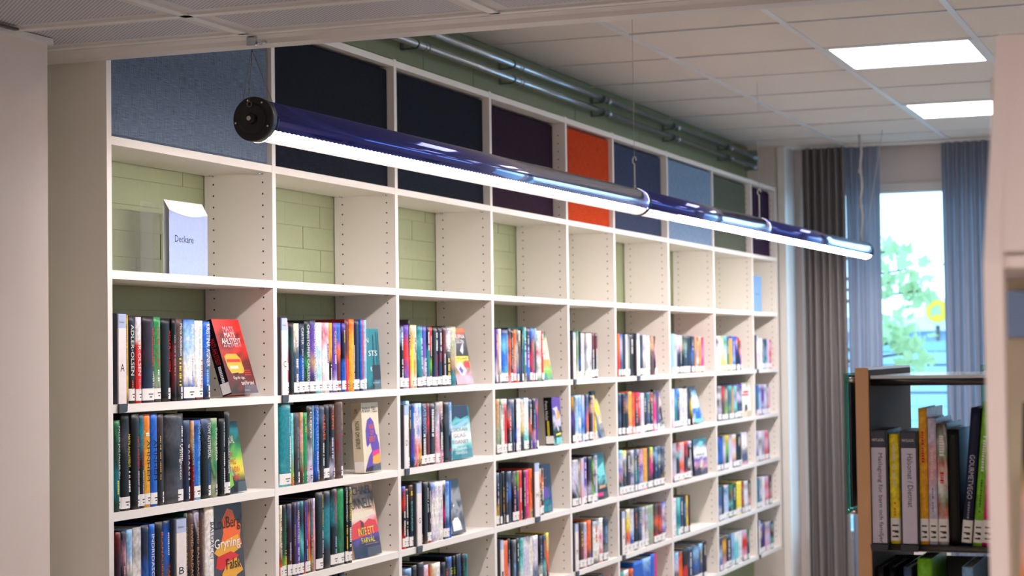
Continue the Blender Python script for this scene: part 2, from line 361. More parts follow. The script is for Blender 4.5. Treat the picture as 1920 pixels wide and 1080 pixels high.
# ---------------------------------------------------------------- pendant tube lamp
NE = Vector((3.765, 2.05, 0)); FE = Vector((10.8, 1.958, 0)); zn, zf = 2.131, 2.147
AX = (Vector((FE.x,FE.y,zf))-Vector((NE.x,NE.y,zn)))
LT = AX.length; AXn = AX.normalized()
lamp = empty('pendant_tube_lamp', (NE.x, NE.y, zn), 'long glossy dark blue tube lamp hanging on wires in front of the bookcase', 'pendant lamp')
lamp.rotation_euler = AXn.to_track_quat('X', 'Z').to_euler()
bpy.context.view_layer.update()
LM = Matrix.Translation((NE.x,NE.y,zn)) @ AXn.to_track_quat('X','Z').to_matrix().to_4x4(); LI = LM.inverted()
def t_at(px, py): return (on(px, py, 1, 2.03).x-NE.x)/AXn.x
T1, T2 = t_at(1187, 375), t_at(1411, 428)
R0 = .047; HALF = math.radians(57)
def arc_shell(x0, x1, a0, a1, r0, r1, seg):
    m = MB(); k = 0
    for x in (x0, x1):
        for r in (r0, r1):
            for j in range(seg+1):
                a = a0+(a1-a0)*j/seg; m.v.append((x, r*math.sin(a), -r*math.cos(a)))
    n = seg+1
    for j in range(seg):
        m.face([j, j+1, 2*n+j+1, 2*n+j], 0, None, True); m.face([n+j+1, n+j, 3*n+j, 3*n+j+1], 0, None, True)
        m.face([j, n+j, n+j+1, j+1]); m.face([2*n+j, 2*n+j+1, 3*n+j+1, 3*n+j])
    m.face([0, 2*n, 3*n, n]); m.face([n-1, 2*n-1, 4*n-1, 3*n-1]); return m
for a, b in ((.02, T1-.012), (T1+.012, T2-.012), (T2+.012, LT-.012)):
    tb = arc_shell(a, b, HALF, 2*math.pi-HALF, R0-.003, R0, 48).build('tube_body', TUBE, lamp)
    arc_shell(a+.004, b-.004, -HALF+.02, HALF-.02, R0-.008, R0-.006, 16).build('diffuser', LENS, lamp)
rb = MB(); x = .03
while x < 3.2:
    o = arc_shell(x, x+.0026, -HALF, HALF, R0-.006, R0-.0005, 10); rb.merge(o, Matrix.Identity(4)); x += .0215
o = rb.build('louvre_ribs', RIB, lamp); o['kind'] = 'stuff'
for t in (T1, T2):
    c = MB(); n = 36
    for (xa, r) in ((-.012,R0+.0012),(-.010,R0+.003),(-.006,R0+.003),(-.004,R0+.0005),(.004,R0+.0005),(.006,R0+.003),(.010,R0+.003),(.012,R0+.0012)):
        for j in range(n): c.v.append((t+xa, r*math.sin(2*math.pi*j/n), r*math.cos(2*math.pi*j/n)))
    for s in range(7):
        for j in range(n): c.face([s*n+j, s*n+(j+1)%n, (s+1)*n+(j+1)%n, (s+1)*n+j], 0, None, True)
    c.build('joint_collar', mat('dark_blue_collar', (8,10,30), .4), lamp)
def disc(x0, x1, r, seg=40, bev=.002):
    m = MB(); rings = [(x0, r-bev),(x0+bev if x1 > x0 else x0-bev, r),(x1, r)]
    for xx, rr in rings:
        for j in range(seg): m.v.append((xx, rr*math.sin(2*math.pi*j/seg), rr*math.cos(2*math.pi*j/seg)))
    for s in range(2):
        for j in range(seg): m.face([s*seg+j, (s+1)*seg+j, (s+1)*seg+(j+1)%seg, s*seg+(j+1)%seg], 0, None, True)
    m.face(list(range(seg))); m.face(list(range(2*seg, 3*seg))[::-1]); return m
cap = disc(.0, .022, R0+.0035).build('end_cap', BLACKP, lamp)
disc(-.003, .001, .034, 36).build('cap_plate', BLACKP, cap)
disc(-.014, -.002, .0125, 6, .001).build('gland_nut', BLACKP, cap)
disc(-.019, -.013, .0055, 16, .001).build('steel_plug', CHROME, cap, label='small bright steel plug')
for a in (100, 245, 15, -35):
    m = disc(-.0025, .001, .0026, 10, .0006); m.build('screw', CHROME, cap, (0, .043*math.sin(math.radians(a)), .043*math.cos(math.radians(a))))
disc(LT-.014, LT, R0+.002).build('end_cap', BLACKP, lamp)
def L(p): return tuple(LI @ Vector(p))
# near suspension: beam clamp, steel wire loop and hook
ax0 = LM @ Vector((.03, 0, 0))
top = Vector((3.752, 2.043, ZL-.010))
cl = MB().box(top.x-.008, top.y-.006, ZL-.02, top.x+.010, top.y+.006, ZL+.004).box(top.x-.016, top.y-.018, ZL-.024, top.x-.008, top.y+.004, ZL-.004)
cl.tube([(top.x+.0, top.y-.03, ZL-.017),(top.x+.0,top.y+.012,ZL-.017)], .003, 8).tube([(top.x-.01,top.y-.028,ZL-.02),(top.x+.01,top.y-.028,ZL-.014)],.005,6)
cl.v = [L(p) for p in cl.v]; cl.build('beam_clamp', STEEL, lamp)
w = MB(); tw = top+Vector((0,0,-.02))
w.tube([tw, LM @ Vector((.03, R0+.0015, .006))], .0007, 5); w.tube([tw, LM @ Vector((.03, -R0-.0015, .006))], .0007, 5)
w.tube([LM @ Vector((.03, (R0+.0042)*math.cos(a), (R0+.0042)*math.sin(a))) for a in [math.radians(d) for d in range(0,-181,-10)]], .0009, 5)
eye = LM @ Vector((-.006, .004, R0-.014)); w.tube([tw, tw+Vector((-.004,.0,-.05)), eye+Vector((0,0,.03)), eye+Vector((0,0,.008))], .0007, 5)
w.tube([eye+Vector((0, .006*math.cos(a), .006*math.sin(a))) for a in [i*math.pi/6 for i in range(12)]], .0014, 5, closed=True)
w.tube([tw+Vector((0,0,-.02)),tw+Vector((-.001,0,-.036))], .0022, 6); w.tube([eye+Vector((0,0,.034)),eye+Vector((0,0,.022))], .0022, 6)
w.v = [L(p) for p in w.v]; w.build('suspension_wire', mat('steel_wire',(120,118,114),.3,metal=1), lamp)
def hanger(t, ztop, hook, dx=0):
    P = LM @ Vector((t-.03, 0, R0+.002)); m = MB(); q = P.copy(); m2 = MB()
    m.tube([q+Vector((0,0,hook)), Vector((q.x+dx, q.y, ztop))], .0009, 5); m.tube([q, q+Vector((0,0,.010))], .004, 8)
    m.tube([q, q+Vector((0,0,hook-.03))], .0028, 6)
    m.tube([q+Vector((.012*math.sin(a), .010*math.sin(a), hook-.015-.013*math.cos(a))) for a in [math.radians(d) for d in range(0, 300, 20)]], .0026, 6)
    m.v = [L(p) for p in m.v]; return m.build('suspension_wire', mat('white_coated_wire',(190,186,180),.4), lamp)
hanger(T1, ZC, .115); hanger(T2, ZC, .13)
m = MB(); P = LM @ Vector((LT-.1, 0, R0)); pts = [P+Vector((.0,.006*math.sin(i*1.7),(ZC-P.z)*i/12)) for i in range(13)]
m.tube(pts, .0075, 7)
for i in (4, 8, 11): m.tube([pts[i]+Vector((0,0,-.012)),pts[i]+Vector((0,0,.012))], .012, 7)
m.tube([P+Vector((-.02,-.02,.0)), P+Vector((-.2,-.16,ZC-P.z))], .002, 5)
m.v = [L(p) for p in m.v]; m.build('power_cord', mat('white_cord',(188,184,180),.6), lamp)
# ---------------------------------------------------------------- heating pipes under the ceiling
for k, (z, xa, y, nm) in enumerate(((2.683, 3.9, 2.658, 'lower'), (2.742, 3.9, 2.658, 'upper'))):
    e = empty('ceiling_pipe', (xa, y, z), 'shiny steel pipe along the green wall under the ceiling, %s of the pair' % nm, 'pipe', 'pair of steel pipes above the bookcase')
    MB().tube([(0,0,0),(10.98-xa,0,0)], .0145, 20).build('pipe', STEEL, e)
    x = 5.45-(.0)
    for x in (4.9,6.15,7.1,8.25,9.4,10.5):
        MB().tube([(x-xa-.018,0,0),(x-xa+.018,0,0)], .0168, 20).build('pipe_sleeve', STEEL, e)
        MB().tube([(x-xa-.09,0,0),(x-xa-.08,0,0)], .0175, 16).box(x-xa-.088,.0,-.019,x-xa-.080,.055,-.014).box(x-xa-.094,.05,-.02,x-xa-.07,.054,.012).build('pipe_bracket', mat('bracket_steel',(110,118,116),.5,metal=.6), e)
e = empty('pipe_end_plate', (10.985, 2.64, 2.655), 'square steel plate closing the far end of the two pipes', 'plate')
MB().box(0,-.02,0,.012,.06,.12).build('plate', STEEL, e); MB().box(-.012,-.022,.01,.0,-.012,.11).build('plate_flange', STEEL, e)
# ---------------------------------------------------------------- books
INKS = {'K':(9,9,11),'k':(34,32,35),'W':(232,228,226),'w':(214,202,176),'G':(140,140,142),'R':(205,38,34),'r':(92,18,18),'O':(232,98,24),'Y':(232,210,50),'y':(190,150,50),
 'N':(22,28,58),'B':(30,92,190),'b':(140,184,226),'T':(24,120,132),'t':(112,200,200),'V':(34,132,72),'v':(24,62,48),'L':(120,186,44),'P':(92,60,160),'p':(222,160,178),
 'M':(214,30,120),'U':(80,54,42),'u':(196,150,106),'S':(72,88,120),'D':(44,22,40),'c':(196,190,214),'o':(222,160,40),'g':(150,160,130),'A':(66,64,70)}
LINK = {k: lin(v) for k, v in INKS.items()}
WORD = {'K':'black','k':'charcoal','W':'white','w':'cream','G':'grey','R':'red','r':'dark red','O':'orange','Y':'yellow','y':'ochre','N':'navy','B':'blue','b':'light blue','T':'teal',
 't':'turquoise','V':'green','v':'dark green','L':'lime','P':'purple','p':'pink','M':'magenta','U':'brown','u':'tan','S':'slate blue','D':'dark plum','c':'lilac','o':'amber','g':'sage','A':'dark grey'}
def bandcols(s, n):
    "n+1 colour stops down the spine, top first; '/' marks a sharp change"
    segs = s.split('/'); tot = sum(len(q) for q in segs); out = []
    pos = []; acc = 0
    for q in segs: pos.append((acc/tot, (acc+len(q))/tot, q)); acc += len(q)
    def at(t):
        for a, b, q in pos:
            if t <= b or b == 1:
                u = max(0, min(1, (t-a)/(b-a)))*(len(q)-1); i = min(int(u), len(q)-1); j = min(i+1, len(q)-1); f = u-i
                return tuple(LINK[q[i]][k]*(1-f)+LINK[q[j]][k]*f for k in range(3))
    return [at(i/n) for i in range(n+1)]
def cover_geo(mb, w, h, D, s, rnd, lite=False):
    e = min(.0035, w*.18); t = min(.0024, w*.12)
    if lite: ring = [(0,D),(0,e*.6),(w*.3,0),(w*.7,0),(w,e*.6),(w,D)]
    else: ring = [(0,D),(0,e),(.12*w,.35*e),(.34*w,0),(.66*w,0),(.88*w,.35*e),(w,e),(w,D),(w-t,D),(w-t,e+t),(t,e+t),(t,D)]
    n = 6 if lite else 12; N = len(ring); C = bandcols(s, n); k = len(mb.v); jit = len(set(s)-{'/'}) > 1 and not lite
    cc = []
    for i in range(n+1):
        z = h*(1-i/n)
        for j, p in enumerate(ring):
            mb.v.append((p[0], p[1], z)); c = C[i]
            if jit and 1 < j < 6:
                o = C[max(0, min(n, i+rnd.choice((-2,-1,0,0,1,2))))]; f = rnd.random()*.8; c = tuple(c[q]*(1-f)+o[q]*f for q in range(3))
            cc.append(c)
    for i in range(n):
        for j in range(N):
            j2 = (j+1) % N
            if lite and j == N-1: continue
            q = [i*N+j, (i+1)*N+j, (i+1)*N+j2, i*N+j2]; mb.face([k+a for a in q], 0, [cc[a] for a in q], 1 <= j <= 5 and not lite)
    if not lite:
        mb.face([k+j for j in range(N)], 0, [C[0]]*N); mb.face([k+n*N+j for j in range(N)][::-1], 0, [C[n]]*N)
    return e, t
DASH = {}
def lettering(mb, spec, w, h, off=-.0006):
    for tx in spec:
        q = tx.split(';'); s, c, t0, t1 = q[0], q[1], float(q[2]), float(q[3]); hf = float(q[4]) if len(q) > 4 else .56; xo = float(q[5]) if len(q) > 5 else (1-hf)/2
        zt = h*(1-t0); ln = h*(t1-t0); lh = w*hf
        if s.startswith('~'):
            r = random.Random(int(1000*(t0+w))); z = zt
            while z > zt-ln+.004:
                l = r.uniform(.002,.0045)
                if r.random() < .86: mb.poly([(w*xo,off,z-l),(w*xo+lh,off,z-l),(w*xo+lh*r.uniform(.6,1),off,z),(w*xo,off,z)], 0, LINK[c])
                z -= l+.0014
        else:
            put_text(mb, s.replace('_',' '), (w*xo, off, zt), (0,0,-1), (1,0,0), ln, lh, LINK[c])
def sticker(mb, w, e, z0=.006, z1=.034, x0=0., x1=1., off=.0005):
    pts = [(0,e),(.12*w,.35*e),(.34*w,0),(.66*w,0),(.88*w,.35*e),(w,e)]; P = [(p[0],p[1]-off) for p in pts if x0*w-1e-6 <= p[0] <= x1*w+1e-6]
    if len(P) < 2: P = [(x0*w,-off),(x1*w,-off)]
    for a, b in zip(P, P[1:]): mb.poly([(a[0],a[1],z0),(b[0],b[1],z0),(b[0],b[1],z1),(a[0],a[1],z1)], 0, LINK['W'])
    for zz, l in ((z0+.016,.4),(z0+.009,.22)):
        mb.poly([(w*(.62-l/2),-off-.0003,zz-.0022),(w*(.62+l/2),-off-.0003,zz-.0022),(w*(.62+l/2),-off-.0003,zz+.0006),(w*(.62-l/2),-off-.0003,zz+.0006)], 0, LINK['A'])
# One entry per book, read off the shelves from left to right: left and right edge (in the units of the shelf's own close-up),
# height in mm, printed colours from head to foot, then lettering.  M: white shelf marker, F: face-out book, E: acrylic bookend.
CELLS = '''
@1 1 200 5.4 650
M 65 155 A
150 162 205 wG/W n
160 220 214 yyyyyyy/r n ~;K;.1;.7;.1
220 286 212 kNKKKKKK ADLER-OLSEN;W;.1;.68;.5 ~;O;.72;.86;.2
286 346 210 cW/RRRRRR ADLER-OLSEN;W;.12;.68;.5 SELFIES;p;.72;.86;.3
346 466 212 KDKDKNNN ADLER-OLSEN;R;.12;.58;.2;.74 OFFER_2117;W;.64;.86;.14;.78
466 545 211 VVVVVVgvN ADLER-OLSEN;R;.1;.6;.32;.42 ~;W;.62;.78;.2;.5
545 645 208 KKKKKKKK m ADLER-OLSEN;R;.14;.64;.2;.72
645 692 208 KKKrrrKK n ~;G;.2;.7;.2
692 770 208 UUUAUUKK m Maria_Adolfsson;W;.06;.45;.3;.55 ~;Y;.48;.84;.28;.45
770 884 206 BbbbWWWW/BN Maria_Adolfsson;W;.06;.4;.24;.62 Stormvarning;B;.48;.84;.2;.6
884 966 204 WWWWWWWW/r Maria_Adolfsson;G;.08;.44;.26;.4 Felsteg;R;.5;.86;.3;.55
966 1040 202 BBBBSSBNN m KRISTINA_AGNER;W;.03;.58;.5;.4 ~;b;.6;.84;.3;.4
F 1180 1280 1550 210 17 caravan
@1 2 200 5.143 840
65 126 218 VvvvvTTvv m FALLER_JAG_FALLER_DU;W;.07;.64;.3;.55 ~;Y;.66;.82;.26;.4
126 222 234 KKAKKKKK MATS_AHLSTEDT;Y;.22;.56;.2;.72 ~;W;.6;.84;.16;.76
222 302 230 kKKKKKKK m MATS_AHLSTEDT;R;.24;.58;.28;.62 OBYHAGT_OFFER;W;.6;.86;.16;.7
302 356 228 NTTKKKKK MATS_AHLSTEDT;R;.22;.58;.36;.5 UPPRÄTTELSEN;W;.6;.84;.22;.55
352 418 228 OOooooooo AHNHEM;K;.28;.72;.42;.36 ~;W;.2;.25;.6;.2
418 485 228 BBBBBBBBB AHNHEM;K;.28;.72;.42;.36 ~;W;.2;.25;.6;.2
485 550 226 kUkkkkkk m ~;o;.24;.72;.14;.3
550 736 224 KAAKKAAA m Vänligheten;W;.34;.74;.16;.72 ~;W;.14;.55;.07;.86
736 800 206 SNNNDNNN m G_A_M_A_R_O_S;W;.3;.74;.24;.6
800 830 204 uuurrrrr m ALFREDSON;t;.22;.55;.6 ~;R;.58;.8;.5
828 906 204 BNBBBBBBb TOVE_ALSTERDAL;b;.05;.46;.3;.6 BLINDTUNNEL;t;.52;.84;.24;.55
906 1004 206 SKKKKKKK m TOVE_ALSTERDAL;W;.05;.5;.28;.62 SLUKHÅL;B;.56;.84;.24;.65
1004 1068 206 gVVgVvgg m TUNNA_BITAR;W;.12;.54;.26;.6
1072 1134 204 KKKKKKKK m PETER_R._ANDERSSON;W;.05;.36;.16;.62 ~;W;.44;.84;.16;.62
1132 1186 222 kKKKKKKK FÖRLORAT_ARBETE;W;.32;.74;.26;.5
F 1176 1190 1365 190 9 green
@1 3 200 6 1010
85 150 208 rrDDDkkD n
150 206 208 NNpNDDDr n ~;p;.4;.6;.3
206 272 210 bbbWKKcW ~;R;.55;.9;.24
272 376 212 GWGWWWWG ~;R;.5;.9;.12;.8
376 472 214 NNNNBK/WWp ~;V;.6;.9;.12;.8
472 536 214 BBBBBBBB INDRIDASON;W;.12;.68;.5
540 630 216 kKKKKKKK BLANÁLIÐEN;O;.12;.7;.24;.7
630 714 216 KBBBSSSS m ~;W;.14;.42;.2;.6 TALSKT;O;.5;.84;.3;.6
M 715 850 B
848 892 228 vvvvvvvv n DAVID_BALDACCI;u;.16;.84;.4;.4
892 966 228 UUUUUKKc DAVID_BALDACCI;u;.14;.82;.36;.5
966 1030 230 cAKKKKDK n DAVID_BALDACCI;u;.12;.82;.34;.5
1028 1090 232 DUUUDDUU n DAVID_BALDACCI;u;.12;.82;.22;.6
1092 1196 236 wWWWWWWv n BALDACCI;K;.18;.58;.36;.5
F 1197 1200 1578 232 3 gryning
@2 1 510 5.4 665
M 55 118 C
118 166 205 RbbRRRRO ~;W;.56;.66;.5
166 216 204 kKvkKKKK n
216 268 202 wwWvSSNN CARTER;W;.06;.34;.5 ~;W;.5;.86;.4
268 320 202 NSNNBBNN CARTER;W;.06;.3;.42 JAG_ÄR_DÖDEN;W;.36;.8;.34
320 372 212 KvNvVvKK CHRISTOFFER_CARLSSON;W;.06;.88;.5;.4
372 434 212 vPPPyPNK CHRISTOFFER_CARLSSON;W;.06;.88;.34;.58
434 500 206 WWWbWtWt ~;b;.2;.5;.16;.4
500 571 206 cRpWWWpW ~;P;.3;.6;.2;.6
571 602 206 oooo/KKKS ~;W;.6;.84;.3
602 646 206 PPPPPPcP Cederwall;Y;.12;.44;.46 ~;W;.46;.6;.3
646 698 206 BB/OOrrrr ~;R;.88;.96;.6
698 736 205 PNNK/BBBB ~;Y;.1;.3;.2
736 778 218 rrrrRRRR m
778 828 218 OOooooooo m ~;W;.36;.9;.14;.8
828 880 218 NNNNNNNS
880 904 218 BBBBBBBN
904 926 217 RRRRRRRK
926 950 216 bbccbbbb
F 950 975 1118 188 3 forest
@2 2 510 5.684 820
65 190 232 TTTTTTTt ~;b;.12;.36;.08;.78 ~;W;.4;.84;.1;.82
190 217 204 tttttgLO m
217 290 204 AAAAkkkk m ~;G;.2;.8;.16;.6
290 320 204 uupu/ggUU m ~;R;.78;.86;.6
320 370 203 VVVVVVVV m ~;Y;.08;.3;.2 ~;R;.74;.82;.5
368 432 222 kkGkGccc m CLEEVES;W;.08;.42;.32;.4 ~;R;.78;.84;.4
404 434 222 bbbttNBN n
434 488 222 NBBBBBBN m ANN_CLEEVES;b;.06;.58;.5 ALBATROSS;W;.6;.86;.36
488 552 220 KSKKKKKU m CLEEVES;O;.12;.46;.36;.6 ~;W;.5;.82;.18;.6
552 606 222 kkKKKKKK ~;G;.6;.62;.5
606 664 222 kkKKAkcA m CLEEVES;O;.06;.34;.36 ~;c;.4;.74;.3;.3
664 750 236 UUUUrUUU m ~;u;.05;.4;.12;.75 ~;R;.44;.48;.2;.7
F 885 1000 1178 214 3 beirut
@2 3 510 5.684 1000
75 98 206 wwwwwUOO ~;k;.15;.6;.4
98 156 206 KkkvvvLk HARLAN_COBEN;V;.12;.56;.34;.55 ~;Y;.62;.86;.24;.6
156 202 206 ASDDDDUU ~;c;.5;.8;.3
200 246 208 DDNDDDKK ~;G;.3;.6;.2
246 286 208 SDPPPPPP HARLAN_COBEN;w;.12;.56;.5 ~;c;.6;.85;.4
286 334 208 TkNTtTKK
322 345 208 SDDDDDPO HARLAN_COBEN;O;.1;.54;.6
345 376 208 DPPPPNDD HARLAN_COBEN;B;.08;.5;.6 ~;b;.54;.84;.4
376 404 210 UrOOROov ~;u;.3;.4;.3
404 432 210 SUTTUvyv m ~;u;.5;.8;.4
430 452 210 ccppppGp n
450 532 226 kKKKKKKk MICHAEL_CONNELLY;Y;.04;.46;.15;.8 ~;W;.5;.86;.1;.8
532 612 226 KNTTTNkk n
612 690 230 KkTTKKKKK MICHAEL_CONNELLY;R;.05;.46;.28;.5 ~;b;.62;.86;.2;.55
690 766 228 VVVVvVvv
766 797 228 kKKKKKKK MICHAEL_CONNELLY;W;.05;.46;.5 ~;Y;.5;.82;.4
797 842 228 KKKKKKKK MICHAEL_CONNELLY;Y;.05;.46;.56;.3 ~;W;.54;.8;.4
E 844 895
F 888 895 1185 226 9 connelly
@2 4 510 5.684 1075
300 350 205 KKKK
350 420 215 kkKK
420 480 205 NKKK
480 560 212 KKKK
560 640 232 DKKK
640 700 232 KKKK
700 765 234 KkKK
@3 1 740 6.747 660
60 106 200 KbKKKKKK ~;W;.1;.4;.3 ~;W;.5;.85;.3
106 166 204 PPRRRPPc ~;R;.2;.4;.4
166 190 222 kDKKRRRR n ~;W;.1;.6;.3
188 234 204 wyyYYYww m
234 277 204 wwwwyyww ~;A;.2;.45;.3
277 342 202 TTtTTTNN ~;W;.2;.7;.2;.7
342 400 202 PBPPPcPN ~;W;.5;.85;.3;.6
400 440 202 NNKTTTSS ~;W;.1;.4;.4
440 468 200 RRRk/LLNN ~;W;.15;.5;.3
468 536 200 KKKKKNNN ~;W;.1;.42;.26;.65 ~;M;.46;.84;.12;.7
536 590 200 KNNKKNNN ~;W;.1;.42;.3;.5 ~;M;.44;.6;.2
590 642 203 krrrDkKK ~;W;.46;.84;.26
642 706 204 kcWKKKKK ERIKSSON;W;.04;.42;.7 ~;Y;.54;.86;.4
706 775 202 gwgguUTT n ~;w;.3;.7;.2;.7
F 775 805 1010 196 10 pink
@3 2 740 6.747 800
M 75 130 D
130 172 216 bbuuuvuG ~;S;.3;.6;.3
172 198 206 KKKKKKKK n ~;Y;.1;.4;.3
198 242 206 NBBSPPBN m ~;W;.15;.4;.3;.5
242 285 206 bcWcWRpR m ~;B;.2;.5;.2
285 326 206 bbWBWRYN m
326 390 204 KSSKKKKK KATE_RHODES;b;.05;.5;.6;.25 ~;W;.5;.9;.5
390 436 204 rrRrrrrr
436 505 202 ANKKKkKK ~;W;.1;.55;.4;.3
505 556 204 GGccpppp ~;p;.35;.8;.3
556 606 206 gpKKvKpp m YRSA;W;.1;.3;.5 ~;W;.5;.8;.5
606 680 204 kKAKKKkk n
680 716 202 BbbbNNSS m ~;W;.15;.6;.3 ~;R;.78;.84;.6
F 708 712 1002 184 5 tower
@3 3 740 4.91 950
62 92 200 BKRKKrRR INGER;O;.04;.32;.6 ~;W;.4;.8;.4
92 126 190 KKKKKKKK ~;W;.1;.5;.3 ~;W;.55;.85;.3
126 162 200 UUKKKKNN BLODHUNDAR;t;.26;.74;.44 ~;Y;.1;.18;.5
M 165 215 G
218 252 206 kKKKKKKK m ~;O;.08;.46;.4 ~;R;.5;.78;.3
256 302 202 kKKKKKKU m ~;W;.1;.5;.14;.8
302 330 200 KKKKDDDR ~;W;.15;.7;.2
330 366 196 bPcWWWcc n ~;G;.3;.6;.2
366 402 196 WcWWWWcW n
402 440 194 WcWWcWWW n ~;G;.2;.5;.2
440 462 196 WNKKMKKK
462 498 192 BBbbbNBB
498 516 192 BBBBNNBB n
F 516 545 668 186 9 wave
@3 4 740 4.91 1060
70 98 170 pDDPPPPP
98 152 190 bKKKKKKK ~;w;.15;.6;.3
152 204 196 KkKKyKKK ~;u;.3;.7;.3
204 266 200 kDKNKKKK ~;u;.2;.6;.14;.8
266 308 186 cpWpKpWW
308 332 184 UOOoooOO
332 366 184 wwuowyww
366 416 184 WWccWccc
416 462 180 kKNSSSSS
462 486 194 KKKKKKKK LEE_CHILD;O;.2;.6;.6
486 526 192 BSSSSSSS LEE_CHILD;Y;.2;.6;.44;.5
526 550 192 kKKKKKKK LEE_CHILD;L;.2;.6;.6
550 575 194 kKKKKKKK
575 610 194 NSNNNNNN LEE_CHILD;B;.18;.6;.5;.4
610 646 190 kKKKKKKK LEE_CHILD;V;.18;.6;.44
646 670 186 TKTTKTTT
@4 1 915 6.75 660
85 106 198 PPPPPccA m
106 136 198 AuuuUoUU m
136 162 198 WWcWWWGG ~;G;.3;.7;.2
162 246 196 KBtBBBtK ~;b;.1;.8;.14;.75
248 286 202 kkOkOkOp m ~;O;.2;.7;.4;.5
286 318 196 KKKKDrrr
318 350 196 OOOuupRR ~;W;.3;.6;.2
350 376 196 GKWKWKBO ~;K;.1;.5;.4
376 416 194 GwUUUAKK n
412 436 198 KvKSSSSS
436 472 206 TtTTTTvw m ~;W;.2;.7;.4
472 526 204 DDKPPBBU n
526 560 203 BBKK/RRRDD ~;R;.24;.65;.4
560 584 200 bPoPPPMM ~;o;.2;.8;.5
584 606 202 bbSSNSSN
606 666 192 WgWRWgWV n
666 698 192 RRRRRRRk ~;W;.05;.5;.4
F 697 701 832 190 9 garden
@4 2 915 6.75 800
98 131 200 uuuugggU
131 164 200 VvVVgVvv
164 202 198 wGWWWWWW ~;k;.1;.6;.2
202 242 198 WRRRRRRW ~;R;.1;.8;.3
242 292 196 NSGRKAKK ~;W;.3;.8;.2;.4
292 332 194 GSSSNNNN m
330 346 193 KKKK/BBKK
346 406 196 GWWWcWcW
402 446 192 GwwwYkKK n ~;w;.1;.6;.1
446 506 196 bWWWWttK
506 556 190 SKKrOkKK m ~;W;.1;.5;.3;.5
556 600 192 kDDKKpPP m
600 626 190 PpPPPPPN ~;R;.1;.6;.4
E 626 645
F 736 850 955 186 3 hands
@4 3 915 4.5 930
68 94 190 SSNKKyyK ~;c;.2;.6;.3
94 114 190 kKkKUkkK
114 140 192 KkKKKKKA m ~;y;.3;.8;.3
140 160 190 kkkUUkkk
160 200 188 SNSBNNNN n
200 228 186 kGDDKDDS ~;p;.3;.8;.4
228 252 186 kLKSNNKK ~;L;.1;.4;.4
255 286 184 RRRRRRRR m ~;W;.35;.65;.3
286 312 182 KDDKKKDD n
312 342 182 MMMMMMMM n ~;p;.4;.7;.3
342 370 184 OOOOOOuu m ~;U;.2;.5;.3
M 368 408 H
408 424 176 VvvvvvGG
424 444 178 wuOwwwRG ~;k;.3;.7;.5
444 468 178 DUOoKUKU ~;W;.3;.7;.4
F 468 474 556 186 3 night
@4 4 915 4.5 1040
M 80 106 I
106 160 196 OOOOOOOo n ~;K;.25;.65;.12;.1
160 184 200 KKDDppUU
180 212 192 KKKKKKKK n
212 234 190 GAGSbSSb
234 262 192 kKKKNNAA ~;W;.1;.45;.3;.4
262 290 190 TtTttWcc
290 344 190 kWccccWW n
344 376 186 kWWWWWWk n
376 424 184 WccWcSSS n
424 452 178 KAKkKWKK
452 486 180 NNSKTtAN m
486 514 182 YYoOOOKr m
@5 1 1060 4.32 660
M 40 60 K
60 84 196 KGrpMrDr
84 100 196 VggVggwW
100 120 194 KKKKKBKW
120 148 186 WWccWWWW
148 166 186 GGAGGGGW
166 190 186 WWGWWGWW
190 206 186 WWWccGWW
206 232 190 rrrKKKKK ~;W;.35;.85;.3
232 256 188 KrrrKKSK ~;W;.35;.85;.3
@5 2 1060 4.32 780
46 62 186 yyKPPKKK
62 78 186 KTTKNNKS
78 104 190 bGbbbbWW
104 128 190 bbBbWbbR
128 148 190 ccbbBBbb
148 166 188 NKKPPNKK
166 190 190 SSBOOuRB
190 217 186 kKuKDkKK
217 226 180 pppppppp
L 222 262 184 12 YYYKYYYW
F 290 300 335 200 13 grey
@5 3 1060 3.857 900
48 92 188 GcccckKK
90 108 190 KwKwKwKS
108 128 190 cpcccppW
128 156 192 NPPPPccN
156 188 190 kKDDUcDK
188 206 188 KLVKKLLW
206 230 192 NccNcNbB ~;W;.1;.8;.4
F 230 234 320 192 7 alien
@5 4 1060 3.857 1010
M 50 72 M
74 100 190 KkSSkkKK
100 130 188 kUrUrUKU
130 152 184 ubcppppR
150 180 188 OOOOOArr
180 196 186 KKKKKKBK
196 246 176 SWWwWWwN n
244 272 182 WWWMWpRR
270 306 180 KNSSNGvK
@5 5 1060 3.857 1078
140 180 200 KKKK
180 230 204 DkKK
230 270 206 KKKK
270 320 186 pMKK
@6 1 1060 4.32 660
420 438 186 OOOORRRO
438 456 186 BbbbNSSN
456 481 184 KKKKNNKK
481 500 184 WcccWWWW
500 520 186 AGGggggg
520 557 184 AkkkkkkA n
M 557 580 L
580 600 182 tTTTTTTW
600 626 182 kKKSNNKk
626 652 182 ccGcWGGW
652 682 182 GWWWWWWW
682 716 180 UuuUUUUU n
716 727 178 UKppKNKp
L 720 745 176 2 uuupppcp
@6 2 1060 4.32 780
430 456 186 NSNNSNNN
456 482 184 KNKKKKKk
482 506 184 NSuKKKKK
506 536 188 OoooouOO
538 560 184 ROROOROO
560 582 182 RrRKKDDp
582 606 182 MRRRRKKM
606 632 178 WcccccWW
632 656 178 KDKKKKKK
656 684 178 STSSSSNN
684 712 178 KOKKKKNN
712 735 178 DGMMMMpM
735 756 176 PSSSSPSc
F 757 770 815 186 9 mono
@6 3 1060 3.857 900
388 412 194 tbcBpKTp
412 440 190 YWKyKKSN
440 470 186 UkDDDDkD
470 494 186 cGScScNK
494 514 186 SNGSTNSS
514 532 186 cDNNTTNN
532 562 186 DppPPcPP
562 590 184 OooooooO
590 612 184 KUkUUUKK
612 636 184 LYMMMDDK
636 662 182 NbSNNNNN
660 690 182 SNbNNNNN
690 716 178 SDGSDDyN
@6 4 1060 3.857 1010
